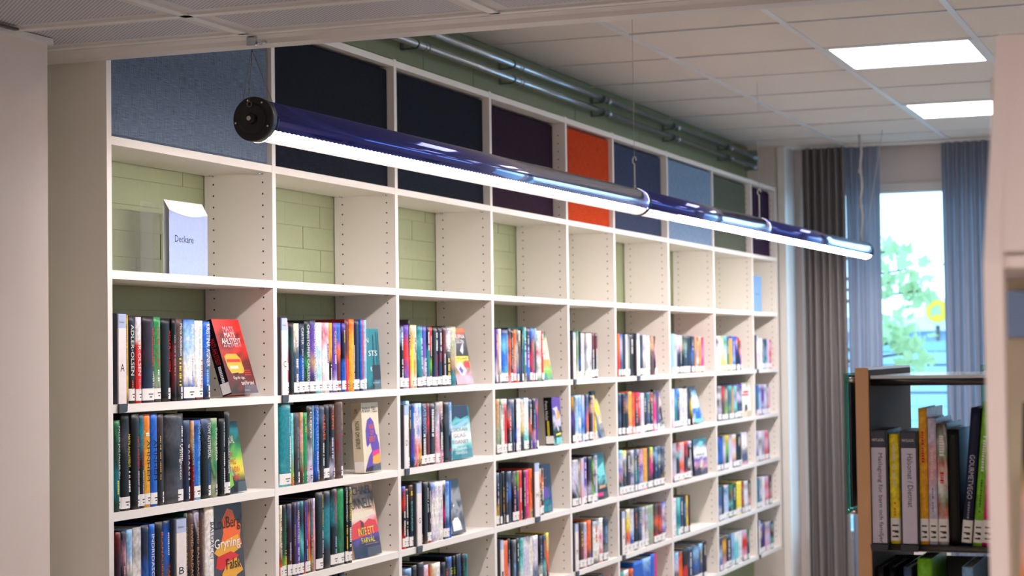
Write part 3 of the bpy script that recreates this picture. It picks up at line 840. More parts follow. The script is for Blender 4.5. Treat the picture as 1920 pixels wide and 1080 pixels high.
M 392 412 N
414 442 186 kGkKGkKK
442 470 188 wwYYORWW
470 496 184 GccWbBNW
496 526 184 KKKNKKKK
526 552 182 SKSSSNSW
552 576 180 GcGpWcWW
576 602 180 gGcGGWGG
602 640 180 gggtgggG n
640 670 178 KUUOUrRK
670 700 178 rrrROrrk
700 726 174 BccScBRc
@6 5 1060 3.857 1078
400 418 186 tKKK
418 460 184 WKKK
460 486 182 OKKK
486 556 206 BBBB
556 616 206 bBBB
616 646 214 BBBB
646 662 214 MMMM
@7 1 1240 4.32 660
76 98 190 bbbbbbbc
98 121 188 ccGccccc
121 142 184 pccSKKNN
142 166 184 cWpKNNKK
166 206 182 KvgvKNKK
206 236 180 NKKNNNKN
236 264 180 NNKBSSNK
264 280 178 uuuuUuuu
280 301 176 RORRpWKO
301 320 176 wooUooUo
320 342 176 RMMpMMMK
@7 2 1240 4.32 780
84 100 184 WWccWWcp
100 124 184 BBtTTTTT
124 148 184 bBNBNNNS
148 178 182 WcWccWcG
178 208 182 GWcWcWWW
208 228 180 KNSKKNNK
L 228 252 170 14 KKYYYkKK
F 262 282 350 186 14 ocean
@7 3 1240 3.858 900
84 106 184 GcKcGcpK
106 134 184 KRtKKKKK
134 168 182 uptpORpu
168 196 182 RrRKkKRK
196 222 180 cKKKWKKK
E 222 245
F 247 252 345 178 3 fantasy
@7 4 1240 3.858 1010
84 112 180 pWWcWWpp
112 134 180 tttTTTtt
134 160 178 NNNNNSNN
160 180 178 NNSNNNNN
180 196 178 oYyyyYoK
196 206 178 kDKrrKDU
E 206 228
@7 5 1240 3.858 1060
94 120 180 bbccKGbb
120 152 180 KOROOORR
152 190 184 kKKKRRKR
190 230 182 SNNSNNSS
230 272 180 NbbSBSNS
272 300 178 bbNSSNSS
300 326 184 DkDNkDKD
@8 1 1240 4.32 660
444 476 182 WDccWWWW
476 500 182 gwwwwYYY
500 524 182 tVtwwwYy
524 546 180 PNSTTVVK
546 571 172 uooooooo
571 600 182 BBBBBbBN
600 612 180 PpPPNNNN
612 630 176 RKUKKKKW
L 630 660 160 4 RKppPPPD
@8 2 1240 4.32 780
455 486 180 GAWKGcKK
486 511 180 rRRUUUUK
511 540 178 KGggNLgK
540 566 178 tTSSTgST
566 590 178 NuyyuyuU
590 614 176 ttBbttNT
614 656 180 PNccNSSN
F 656 665 736 182 2 whitecat
@8 3 1240 3.858 900
405 430 176 PBNBBBNN
430 448 176 NBBBSBNN
448 466 176 gGwccGGG
466 492 176 YyLLVkKK
492 516 174 GcccccWW
516 542 174 WopcWoPK
542 580 172 KKKKKkKK
F 580 596 636 170 2 mist
@8 4 1240 3.858 1010
410 436 174 TSSBNcSS
436 456 174 kKKNKKKK
456 490 174 cSbcbcbb
490 520 172 vVvvtvKK
520 548 170 vvvvvvvv
548 582 174 YYYYYYYY
584 600 170 rRKRkRKr
600 628 168 WGWWcWGG
628 652 166 kUkUupkN
@8 5 1240 3.858 1070
420 442 170 SNScbSBN
442 466 170 KoooKppc
466 508 170 SKKNNDDD
508 530 168 bbbbSbbc
530 556 168 WWtttttT
556 590 166 cWWWcWcW
590 620 164 cpRRRppN
620 636 162 VvgvNNNN
@9 1 1240 4.32 660
M 755 766 S
766 790 172 cWccpccc
790 812 172 WWWWcWWW
812 832 170 TSSTSTTT
832 852 170 SNSbSTbb
852 870 168 cccpcccc
870 890 166 RppRRpRR
@9 2 1240 4.32 780
764 786 170 SBSTSSSp
786 808 170 cSbcbbcN
808 830 168 cPPPPcPP
830 850 168 WGcWccGc
850 868 166 ScNcGpNc
868 884 150 pppppppp
@9 3 1240 3.858 900
684 704 168 cPcGcPNp
704 726 166 WWGKWcWN
726 748 166 cccUcUcA
748 776 164 pRpppRRR
L 776 806 150 6 TTSSNNNS
@9 4 1240 3.858 1010
690 712 166 STTSSTTN
712 734 166 cGGccGSG
734 752 164 WWWcWWWW
752 778 162 cpRpppRp
778 802 160 rUrUuRrU
@9 5 1240 3.858 1060
M 694 704 V
704 728 164 cSpSNNvS
728 752 160 SPDPDPDg
752 786 158 cGpccppp
786 816 156 KTKUUtUK
'''
ART = {}
def A(name, bg, spine, *items): ART[name] = (bg, spine, items)
# items: ('t', text, ink, x0, z0, x1, z1) lettering in a box;  ('p', ink, points) a printed flat shape; all in 0..1 of the cover
A('caravan', 'RRrRrrrK', ('KKKKKKKK', ['MATS_AHLSTEDT;R;.25;.6;.5','~;W;.62;.85;.3']),
  ('t','MATS',"p",.3,.83,.68,.9),('t','MATS',"W",.3,.75,.68,.82),('t','AHLSTEDT',"W",.14,.66,.84,.74),('t','AHLSTEDT',"p",.16,.62,.84,.655),
  ('p','o',[(.12,.36),(.1,.5),(.2,.53),(.55,.53),(.66,.47),(.7,.3),(.62,.27),(.2,.27)]),('p','R',[(.14,.42),(.14,.46),(.62,.46),(.66,.42)]),
  ('p','K',[(.22,.27),(.3,.24),(.42,.25),(.46,.28)]),('p','w',[(.2,.33),(.2,.37),(.5,.37),(.5,.33)]),
  ('t','Öga för öga,',"W",.2,.18,.62,.235),('t','tand för tand',"W",.44,.11,.9,.165),('t','ROMAN',"p",.5,.03,.68,.045),('p','R',[(.66,.3),(.66,.31),(.9,.31),(.9,.3)]),('p','R',[(.66,.27),(.66,.28),(.9,.28),(.9,.27)]),('p','R',[(.66,.24),(.66,.25),(.9,.25),(.9,.24)]))
A('green', 'vTvVLYvKK', ('KKKKKKKK', []),
  ('p','T',[(.1,.66),(.1,1),(.35,1),(.4,.66)]),('t','TOVE',"w",-.02,.84,.45,.93),('t','ALSTERDAL',"w",-.05,.69,.66,.8),
  ('p','t',[(.0,.3),(.0,.66),(.12,.62),(.3,.36),(.42,.22),(.2,.26)]),('p','L',[(.0,.2),(.1,.5),(.3,.32),(.34,.1),(.1,.06)]),
  ('t','LÅT',"R",.22,.5,.5,.58),('t','MIG',"R",.32,.39,.6,.47),('t','TA DIN',"R",.22,.28,.74,.36),('t','HAND',"R",.3,.17,.7,.25))
A('gryning', 'AAAAAAAA', ('AAAA', []),
  ('p','O',[(.3,.5),(.42,.66),(.38,.8),(.56,.93),(.72,.9),(.78,.8),(.95,.72),(.9,.6),(.95,.5),(.7,.44),(.5,.42)]),
  ('p','o',[(.12,.45),(.3,.55),(.85,.62),(.92,.46),(.6,.4),(.25,.4)]),('p','R',[(.15,.28),(.2,.4),(.6,.44),(.85,.38),(.6,.3),(.3,.24)]),
  ('p','o',[(.35,.02),(.32,.2),(.5,.32),(.8,.36),(.95,.2),(.75,.16),(.6,.02)]),
  ('p','k',[(.02,.2),(.0,.4),(.12,.42),(.1,.3)]),('p','k',[(.18,.02),(.28,.2),(.34,.16),(.34,.02)]),
  ('t','|LouBerg|',"K",.1,.67,.95,.84),('t','Gryning.',"W",.13,.46,.92,.6),('t','Falsk',"K",.45,.24,.88,.36))
A('forest', 'TTTTTTTk', ('TSSSSSSS', []),
  ('p','k',[(.5,.0),(.55,.9),(.62,.9),(.6,.0)]),('p','N',[(.75,.0),(.78,.95),(.84,.95),(.82,.0)]),('p','N',[(.9,.0),(.92,.95),(.96,.95),(.95,.0)]),
  ('p','k',[(.45,.0),(.45,.4),(1,.4),(1,.0)]),('t','N',"W",.04,.77,.24,.85),('t','STS',"W",.2,.55,.8,.64),('t','K',"W",.3,.3,.42,.37),('t','ROMAN',"b",.42,.09,.86,.12))
A('beirut', 'wwwwwwww', ('wwwwwwww', ['ANNA_TELL;K;.08;.15;.3;.3','NORR_OM_BEIRUT;K;.26;.66;.42;.3']),
  ('t','ANNA TELL',"k",.0,.86,.92,.94),('p','P',[(.2,.4),(.18,.6),(.3,.75),(.5,.79),(.68,.72),(.78,.55),(.92,.5),(.96,.3),(.98,.1),(.1,.06),(.3,.22),(.5,.3),(.42,.42),(.25,.36)]),
  ('p','M',[(.55,.3),(.5,.2),(.96,.14),(.96,.32)]),('p','o',[(.55,.22),(.5,.12),(.96,.1),(.94,.26)]),('p','w',[(.9,.62),(.95,.52),(.95,.38),(.86,.5)]),
  ('t','NORR',"O",.36,.62,.66,.69),('t','OM',"O",.42,.53,.62,.6),('t','BEIRUT',"O",.34,.43,.72,.51),('p','D',[(.1,.06),(.04,.01),(.98,.01),(.98,.12)]))
A('connelly', 'uuUuwpOPDNN', ('uuu', []),
  ('t','MICHAEL',"k",.0,.84,.95,.95),('t','CONNELLY',"k",.0,.65,.98,.79),('p','R',[(.0,.35),(.1,.45),(.4,.5),(.5,.44),(.7,.5),(.95,.46),(1,.3),(0,.25)]),
  ('p','w',[(.0,.5),(.05,.6),(.9,.62),(.94,.55),(.5,.52)]),('p','r',[(.35,.3),(.4,.5),(.5,.46),(.5,.3)]),('t','INTE ETT',"Y",.25,.29,.82,.39),('t','FARVÄL',"Y",.32,.18,.8,.27),('t','KRIMINALROMAN',"p",.44,.155,.9,.165))
A('pink', 'OAAKKYApp', ('AKAA', ['~;W;.2;.6;.4']),
  ('p','O',[(.0,.9),(.0,1),(.95,1),(.95,.95)]),('t','MALENA',"W",.1,.82,.9,.89),('t','NILSSON',"W",.1,.73,.8,.8),('p','c',[(.5,.6),(.66,.7),(.78,.75),(.72,.6),(.64,.53)]),
  ('p','Y',[(.14,.42),(.14,.5),(.94,.5),(.94,.42)]),('t','SISTA DANSEN',"k",.2,.44,.86,.475),('p','R',[(.6,.3),(.6,.4),(.96,.4),(.96,.28)]),('p','c',[(.1,.3),(.3,.4),(.5,.38),(.7,.24),(.5,.14),(.3,.16)]),('p','P',[(.25,.26),(.35,.32),(.5,.24),(.4,.18)]))
A('tower', 'vTTtWWtTT', ('TTTT', []),
  ('p','N',[(.02,.7),(.05,.99),(.92,.99),(.96,.8),(.6,.74),(.4,.8),(.1,.64)]),('t','LUCKAN',"G",.16,.51,.84,.58),('t','GLAS-',"G",.22,.4,.8,.47),('t','TORNET',"G",.14,.28,.86,.35),
  ('t','Elisabeth',"W",.26,.16,.76,.22),('t','Norebäck',"W",.26,.08,.76,.14),('p','b',[(.1,.55),(.3,.62),(.92,.74),(.94,.68),(.5,.58)]))
A('wave', 'AAGAGAAA', ('KKKK', []), ('p','G',[(.1,.7),(.3,.8),(.5,.72),(.7,.5),(.9,.4),(.6,.44),(.3,.6)]),('p','W',[(.1,.06),(.1,.24),(.3,.3),(.55,.3),(.7,.2),(.75,.06)]),('p','G',[(.2,.45),(.5,.6),(.6,.5),(.4,.36)]),('p','W',[(.3,.52),(.42,.56),(.4,.5)]))
A('garden', 'vVwwwuVLT', ('wwww', []), ('p','w',[(.0,.4),(.05,.8),(.3,.86),(.5,.7),(.8,.6),(.94,.42)]),('p','y',[(.0,.26),(.02,.42),(.92,.4),(.86,.26)]),('p','L',[(.0,.14),(.0,.26),(.9,.26),(.95,.12)]),('t','TRÄDGÅRD',"W",.1,.19,.8,.24),('t','AV',"k",.4,.5,.7,.62))
A('hands', 'KPPScvKKt', ('KKKKKKKK', ['Petra_Holst;W;.08;.48;.34;.15','~;Y;.5;.8;.24;.3']),
  ('p','P',[(.2,.9),(.1,.99),(.98,.99),(.98,.7)]),('p','c',[(.05,.76),(.3,.7),(.5,.5),(.6,.4),(.85,.36),(.95,.5),(.7,.66),(.6,.8)]),('p','o',[(.5,.5),(.55,.72),(.8,.7),(.85,.56)]),('p','c',[(.3,.45),(.45,.5),(.7,.3),(.6,.26)]),('p','Y',[(.3,.18),(.3,.22),(.9,.24),(.9,.2)]),('p','t',[(.3,.02),(.3,.14),(.96,.14),(.96,.02)]))
A('night', 'NNNNSNTN', ('NNNN', []), ('p','P',[(.1,.3),(.2,.55),(.6,.5),(.8,.3)]),('p','T',[(.1,.02),(.1,.12),(.9,.14),(.9,.02)]),('t','NATT',"G",.1,.7,.6,.73),('p','B',[(.86,.05),(.86,.4),(.92,.4),(.92,.05)]))
A('grey', 'kGYwuGAG', ('BBbB', []), ('p','Y',[(.1,.5),(.1,.66),(.8,.66),(.8,.5)]),('p','w',[(.2,.3),(.5,.5),(.8,.3)]))
A('alien', 'TTTTtKKK', ('WWWW', []), ('p','t',[(.1,.6),(.5,.7),(.9,.8),(.94,.5),(.4,.5)]),('p','u',[(.3,.22),(.4,.3),(.9,.28),(.9,.24)]),('p','M',[(.06,.06),(.06,.14),(.6,.14),(.6,.06)]),('p','K',[(.02,.3),(.1,.5),(.3,.4),(.3,.25)]))
A('mono', 'kGWWKWKW', ('KKKK', []), ('p','W',[(.2,.5),(.2,.8),(.7,.8),(.8,.5)]),('p','k',[(.5,.2),(.5,.5),(.9,.6),(.9,.2)]))
A('ocean', 'ASbWbBbt', ('KYYK', []), ('p','W',[(.2,.4),(.4,.7),(.6,.72),(.8,.4)]),('p','B',[(.2,.1),(.3,.3),(.8,.3),(.8,.1)]))
A('fantasy', 'TSWWPpDN', ('NNNN', []), ('p','t',[(.3,.8),(.5,.95),(.8,.9),(.6,.76)]),('p','W',[(.1,.5),(.1,.64),(.9,.64),(.9,.5)]),('t','MAGI',"S",.2,.53,.8,.6),('p','w',[(.4,.2),(.5,.4),(.7,.4),(.6,.2)]))
A('whitecat', 'gWWWWWww', ('NNNN', []), ('p','R',[(.2,.7),(.2,.76),(.8,.76),(.8,.7)]),('p','R',[(.1,.62),(.1,.67),(.8,.67),(.8,.62)]),('p','k',[(.3,.14),(.35,.34),(.55,.36),(.6,.2)]))
A('mist', 'cWWWGSSp', ('cccc', []), ('p','S',[(.1,.1),(.1,.3),(.9,.34),(.9,.1)]))
COVW = {'caravan':'red and black crime novel shown face-out with an orange caravan on its cover','green':'dark green novel shown face-out with red title lettering','gryning':'grey novel shown face-out with orange brush strokes and black and white lettering',
 'forest':'teal novel with dark tree trunks shown face-out at the end of its row','beirut':'cream novel shown face-out with a purple head silhouette','connelly':'crime novel shown face-out with yellow title over a red sunset','pink':'pink and charcoal novel shown face-out with a yellow band',
 'tower':'turquoise novel shown face-out with a pale misty middle','wave':'dark grey novel shown face-out with white sea foam','garden':'green and cream novel shown face-out behind a red spine','hands':'black and violet novel shown face-out with yellow lettering on its spine','night':'navy novel shown face-out in the fourth bay',
 'grey':'grey and yellow novel leaning face-out, fifth bay','alien':'turquoise and black novel shown face-out with a pink title, fifth bay','mono':'black and white novel leaning face-out, sixth bay','ocean':'pale blue novel leaning face-out, seventh bay','fantasy':'blue fantasy novel shown face-out, seventh bay','whitecat':'white novel with red lettering shown face-out, eighth bay','mist':'pale misty novel shown face-out, eighth bay'}
ORD = ['first','second','third','fourth','fifth','sixth','seventh','eighth','ninth','tenth','eleventh','twelfth','thirteenth','fourteenth','fifteenth','sixteenth','seventeenth','eighteenth','nineteenth','twentieth','twenty-first','twenty-second']
RZ = {1: ZC_, 2: ZD, 3: ZE, 4: ZFf, 5: ZG}
BAYN = ['leftmost','second','third','fourth','fifth','sixth','seventh','eighth','last']
specs = []; markers = []; ends = []
bay = row = 0; ox = sc = ym = 0; idx = 0
for ln in CELLS.strip().split('\n'):
    q = ln.split()
    if q[0].startswith('@'):
        bay = int(q[0][1:]); row = int(q[1]); ox, sc, ym = float(q[2]), float(q[3]), float(q[4]); idx = 0; xlo = X_[bay-1]+.002; continue
    X = lambda v: Xat(ox+float(v)/sc, ym)
    if q[0] == 'M': xa = max(X(q[1]), xlo); markers.append((bay, row, xa, X(q[2])-.0012, q[3])); xlo = X(q[2]); continue
    if q[0] == 'E': ends.append((bay, row, X(q[1]), X(q[2]))); xlo = max(xlo, X(q[1])+.003); continue
    if q[0] == 'F':
        specs.append(dict(k='F', bay=bay, row=row, x0=X(q[2]), sp=X(q[1]), x1=X(q[3]), h=float(q[4])/1000, tilt=float(q[5]), art=q[6], idx=idx, yb=ym)); idx += 1; continue
    if q[0] == 'L': specs.append(dict(k='L', bay=bay, row=row, x0=X(q[1]), x1=X(q[2]), h=float(q[3])/1000, lean=float(q[4]), cols=q[5], txt=q[6:], idx=idx, st='')); idx += 1; continue
    st = ''; tx = q[4:]
    if tx and tx[0] in 'nm': st = tx[0]; tx = tx[1:]
    xa, xb = max(X(q[0]), xlo), X(q[1])-.0006; 
    if xb-xa < .005: xb = xa+.005
    specs.append(dict(k='B', bay=bay, row=row, x0=xa, x1=xb, h=float(q[2])/1000, cols=q[3], txt=tx, st=st, idx=idx)); xlo = xb+.0005; idx += 1
for s in specs:
    d = (s['x0']+.4)**2; s['area'] = s['h']*(s['x1']-s['x0'])/d**1.5*((2 if s['k'] == 'F' else 1))
order = sorted(range(len(specs)), key=lambda i: -specs[i]['area']); SINGLE = set(order[:290])
DEFT = ['~;W;.12;.5;.3','~;W;.15;.75;.22','~;w;.1;.4;.3','~;b;.2;.6;.25','~;O;.12;.5;.25','~;Y;.2;.55;.25']
rest = MB()
def build_book(i, s):
    rnd = random.Random(i); z0 = RZ[s['row']]; w = s['x1']-s['x0']; h = s['h']; D = rnd.uniform(.135,.15) if h > .2 else rnd.uniform(.12,.135)
    y0 = YF+rnd.uniform(.004,.009); txt = s['txt']
    if not txt and s['bay'] > 3 and set(s['cols']) & set('KNDSrvkP') and rnd.random() < .6: txt = [rnd.choice(DEFT)]
    rot = (0,0,0)
    if s['k'] == 'L': w = min(w, .024); rot = (0, -math.radians(s['lean']), 0); s['x0'] = min(s['x0']+h*math.sin(math.radians(s['lean']))*.9, X_[s['bay']]-TH-w-.004)
    if i not in SINGLE:
        M = Matrix.Translation((s['x0'], y0, z0)) @ Matrix.Rotation(rot[1], 4, 'Y'); t = MB()
        e, th = cover_geo(t, w, h, D, s['cols'], rnd, True); t.box(th, .004, .002, w-th, D-.003, h-.003, 0, lin((205,195,175)))
        if s['st'] != 'n': t.poly([(w*.08,-.0006,.006),(w*.92,-.0006,.006),(w*.92,-.0006,.032),(w*.08,-.0006,.032)], 0, LINK['W'])
        if txt: lettering(t, txt[:1], w, h, -.0008)
        rest.merge(t, M); return
    cs = [c for c in s['cols'] if c != '/']; c1 = max(set(cs), key=cs.count); oth = [c for c in cs if c != c1]
    look = WORD[c1]+(' and '+WORD[max(set(oth), key=oth.count)] if oth else '')
    b = MB(); e, th = cover_geo(b, w, h, D, s['cols'], rnd)
    lab = '%s book, %s from left, book row %s of the %s bay' % (look, ORD[s['idx']], ['one','two','three','four','five'][s['row']-1], BAYN[s['bay']-1])
    o = b.build('book', PRINT, None, (s['x0'], y0, z0+.0003), label=lab, cat='book', group='books in the long wall bookcase'); o.rotation_euler = rot
    MB().box(th, e+th+.0005, .003, w-th, D-.004, h-.0035).build('page_block', PAGE, o)
    if s['st'] != 'n':
        t = MB(); sticker(t, w, e, .005+rnd.random()*.003, .033+rnd.random()*.004, *((.45,1) if s['st'] == 'm' and w > .014 else (0,1))); t.build('shelf_mark', INK, o)
    if txt:
        t = MB(); lettering(t, txt, w, h); t.build('spine_lettering', INK, o)
def build_face(i, s):
    rnd = random.Random(i); z0 = RZ[s['row']]; wc = s['x1']-s['x0']; h = s['h']; a = math.radians(s['tilt']); bg_, (spc, spt), items = ART[s['art']]
    T = max(.012, min(.034, (s['x0']-s['sp'])*.55)) if s['x0']-s['sp'] > .004 else .02
    y0 = YF+.016
    b = MB(); n = 14; C = bandcols(bg_, n); Cs = bandcols(spc, n); tb = .0024
    for k in range(n):
        za, zb = h*(1-k/n), h*(1-(k+1)/n); m_ = 5
        for j in range(m_):
            xa, xb = wc*j/m_, wc*(j+1)/m_
            def cc(q, jj): r = random.Random(q*31+jj*7+i); o = C[max(0, min(n, q+r.choice((-1,0,0,1))))]; return o
            b.face([len(b.v)+p for p in range(4)], 0, [cc(k+1,j),cc(k+1,j+1),cc(k,j+1),cc(k,j)]); b.v += [(xa,0,zb),(xb,0,zb),(xb,0,za),(xa,0,za)]
        b.face([len(b.v)+p for p in range(4)], 0, [Cs[k+1],Cs[k+1],Cs[k],Cs[k]]); b.v += [(0,T,zb),(0,0,zb),(0,0,za),(0,T,za)]
        b.face([len(b.v)+p for p in range(4)], 0, [C[k+1],C[k+1],C[k],C[k]]); b.v += [(wc,T,zb),(0,T,zb),(0,T,za),(wc,T,za)]
    for (ya, yb) in ((.0002,tb),(T-tb,T-.0002)): b.box(.0002, ya, 0, wc, yb, h, 0, C[0])
    o = b.build('book', PRINTP, None, (s['x0'], y0, z0+.0026+T*math.sin(a)), label=COVW[s['art']], cat='book', group='books shown face-out'); o.rotation_euler = (-a, 0, 0)
    if i not in SINGLE: pass
    MB().box(.0024, tb, .003, wc-.003, T-tb, h-.003).build('page_block', PAGE, o)
    t = MB(); k = 0
    for it in items:
        if it[0] == 'p': k += 1; t.poly([(max(0,min(1,x))*wc, -.0003-.00008*k, max(0,min(1,z))*h) for x, z in it[2]][::-1] if area2(it[2]) < 0 else [(max(0,min(1,x))*wc, -.0003-.00008*k, max(0,min(1,z))*h) for x, z in it[2]], 0, LINK[it[1]])
    if k: t.build('cover_picture', PRINTP, o)
    t = MB(); k2 = 0
    for it in items:
        if it[0] == 't': k2 += 1; put_text(t, it[1], (it[3]*wc, -.0018, it[4]*h), (1,0,0), (0,0,1), (it[5]-it[3])*wc, (it[6]-it[4])*h, LINK[it[2]])
    if k2: t.build('cover_lettering', INK, o)
    if spt:
        t = MB()
        for tx in spt:
            q = tx.split(';'); st, c, t0, t1 = q[0], q[1], float(q[2]), float(q[3]); hf = float(q[4]); xo = float(q[5]) if len(q) > 5 else (1-hf)/2
            if st.startswith('~'):
                z = h*(1-t0)
                while z > h*(1-t1): t.poly([(-.0006,T*(1-xo),z-.003),(-.0006,T*(1-xo-hf),z-.003),(-.0006,T*(1-xo-hf),z),(-.0006,T*(1-xo),z)], 0, LINK[c]); z -= .0045
            else: put_text(t, st.replace('_',' '), (-.0006, T*(1-xo), h*(1-t0)), (0,0,-1), (0,-1,0), h*(t1-t0), T*hf, LINK[c])
        t.build('spine_lettering', INK, o)
    if T > .015:
        t = MB(); t.poly([(-.0008,T-.002,.004),(-.0008,0,.004),(-.0008,0,.034),(-.0008,T-.002,.034)], 0, LINK['W']).build('shelf_mark', INK, o)
    # clear acrylic easel that carries it
    if i in SINGLE:
        c = MB(); xa, xb = wc*.42, wc*.95; yk = T*math.cos(a)+.003; sa, ca = math.sin(a), math.cos(a)
        c.box(xa, -.0045, 0, xb, yk, .0018).box(xa, -.0065, 0, xb, -.0045, .032)
        c.prism([(yk,.0),(yk+.0022,.0),(yk+.0022+.11*sa,.11*ca),(yk+.11*sa,.11*ca)], 0, xa+.01, xb-.01)
        c.build('book_easel', ACRYL, None, (s['x0'], y0, z0+.0003), label='clear acrylic easel under the %s' % ' '.join(COVW[s['art']].split(' shown')[0].split(' leaning')[0].split()[:6])+', %s bay' % BAYN[s['bay']-1], cat='book easel', group='clear easels under face-out books')
def area2(P): return sum(P[i][0]*P[(i+1)%len(P)][1]-P[(i+1)%len(P)][0]*P[i][1] for i in range(len(P)))
for i, s in enumerate(specs):
    (build_face if s['k'] == 'F' else build_book)(i, s)
rest.build('distant_books', PRINTP, None, kind='stuff', label='rows of small books in the far bays of the long white bookcase', cat='books')
# white shelf markers with a dark casing that hooks over the shelf edge
for bay_, row_, xa, xb, ch in markers:
    z0 = RZ[row_]; w = xb-xa; h = .218 if bay_ < 3 else (.205 if bay_ < 5 else .19); c = .0022 if bay_ < 4 else .0015
    side = .008 if ch in 'BG' else c
    e = empty('shelf_marker', (xa, YF-.004, z0), 'white shelf marker lettered %s in a dark casing, book row %s of the %s bay' % (ch, ['one','two','three','four','five'][row_-1], BAYN[bay_-1]), 'shelf marker', 'white lettered shelf markers')
    MB().box(0,.0045,.0005,w,.15,h).build('casing', GREYP, e)
    MB().box(side,.001,.001,w-c,.0045,h*.835,0,lin((232,222,222))).box(side,.001,h*.835,w-c,.0045,h-.002,0,lin((176,190,222))).build('paper_insert', PRINTP, e)
    MB().prism([(0,-.021),(0+.0,.0005),(w,.0005),(w*.94,-.0165),(w*.8,-.0195)][::-1], 1, -.0015, .0028).build('hook', GREYP, e)
    t = MB(); put_text(t, ch, (side+(w-side-c)*.22, .0006, h*.36), (1,0,0), (0,0,1), (w-side-c)*.52, .018, LINK['K'])
    if bay_ < 3: put_text(t, 'Deckare', (side+(w-side)*.1, .0006, h*.89), (1,0,0), (0,0,1), (w-side)*.6, .005, LINK['A'])
    t.build('lettering', INK, e)
for bay_, row_, xa, xb in ends:
    o = MB().box(0,0,0,.0022,.09,.12).box(0,.0,0,.06,.09,.0018).build('bookend', WHITE, None, (xa, YF+.012, RZ[row_]), label='white metal bookend at the end of book row %s, %s bay' % (['one','two','three','four'][row_-1], BAYN[bay_-1]), cat='bookend', group='white bookends')
# folded 'Deckare' leaflet standing on the second shelf, and empty acrylic holders
p0 = Xat(317, 440, 2.575); p1 = Xat(389, 440, 2.575)
e = empty('shelf_sign', (p0, 2.575, ZB+.0003), 'pale blue sign reading Deckare in a clear sleeve with curled white top, leftmost bay', 'sign')
w = p1-p0
m = MB(); N = 10
for i in range(N+1):
    x = w*i/N; m.v += [(x,0,0),(x,0,.172-.012*math.sin(math.pi*i/N*.9)),(x,-.001,.1725-.012*math.sin(math.pi*i/N*.9)),(x,.016,.2)]
for i in range(N):
    a, b = 4*i, 4*(i+1); m.face([a,b,b+1,a+1],0,[lin((160,176,218))]*4); m.face([a+2,b+2,b+3,a+3],0,[lin((238,238,240))]*4)
m.box(0,.0165,0,w,.018,.198,0,lin((225,228,236)))
m.build('folded_sheet', PRINTP, e)
t = MB(); put_text(t, 'Deckare', (w*.14,-.0008,.0905), (1,0,0), (0,0,1), w*.48, .018, LINK['N']); t.build('lettering', INK, e)
MB().box(-.004,-.003,0,-.0025,.02,.196).box(w+.0025,-.003,0,w+.004,.02,.196).build('clear_sleeve', ACRYL, e)
xq = Xat(212, 440, 2.56)
for k, (xa, xb, y, hh) in enumerate(((xq+.0, Xat(262,440,2.60), 2.56, .155), (Xat(262,440,2.60)+.004, p0-.006, 2.60, .19))):
    o = MB().box(0,0,0,xb-xa,.002,hh).box(0,0,0,xb-xa,.06,.002).box(xb-xa-.002,0,0,xb-xa,.05,hh).build('leaflet_holder', ACRYL, None, (xa, y, ZB+.0003), label=['empty clear acrylic leaflet holder at the far left of the second shelf','empty clear acrylic leaflet holder just left of the Deckare sign'][k], cat='leaflet holder', group='empty clear leaflet holders')
xa = Xat(1414, 550, 2.53)+.002; w = Xat(1427.5,550,2.53)-xa
e = empty('shelf_sign', (xa, 2.53, ZB+.0003), 'small plain pale blue sign in the last bay at the far end', 'sign')
MB().box(0,0,0,w,.0015,.205,0,lin((120,160,220))).box(0,.0016,0,w,.004,.205,0,lin((150,180,225))).build('folded_sheet', PRINTP, e)
t = MB(); put_text(t, 'Deckare', (w*.14,-.0006,.098), (1,0,0), (0,0,1), w*.6, .013, LINK['B']); t.build('lettering', INK, e)
# ---------------------------------------------------------------- curtains, window wall
def curtain(y0, y1, x, z0, z1, folds, amp, label, seed, mt=CURT):
    r = random.Random(seed); n = folds*8; m = MB(); H = 14; ph = [r.uniform(.75,1.25) for _ in range(folds+2)]
    for k in range(H+1):
        t = k/H
        for i in range(n+1):
            u = i/n; f = int(u*folds); a = amp*ph[f]*(1-.25*t*(1 if f % 2 else -.4)); y = y0+(y1-y0)*(u+.25/folds*math.sin(u*17+t*1.5)*t)
            m.v.append((x+a*math.sin(2*math.pi*u*folds)+.01*math.sin(t*5+f), y, z1-(z1-z0)*t))
    for k in range(H):
        for i in range(n): q = k*(n+1)+i; m.face([q,q+1,q+n+2,q+n+1],0,None,True)
    o = m.build('curtain', mt, None, label=label, cat='curtain', group='grey curtains at the far windows')
XC_ = 11.18
def ya(px): return on(px, 600, 0, XC_).y
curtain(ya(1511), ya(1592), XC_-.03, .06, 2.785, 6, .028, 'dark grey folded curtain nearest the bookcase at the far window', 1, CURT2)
curtain(ya(1590), ya(1656), XC_, .06, 2.785, 4, .02, 'grey curtain lit blue by daylight, left of the window view', 2)
curtain(ya(1771), ya(1905), XC_, .06, 2.785, 8, .03, 'grey curtain right of the window view, beside the white cabinet', 3)
m = MB().box(XC_-.012,-1.4,ZC-.014,XC_+.012,2.42,ZC-.001); m.build('curtain_rail', WHITE, None, label='white curtain rail under the ceiling at the far window', cat='curtain rail')
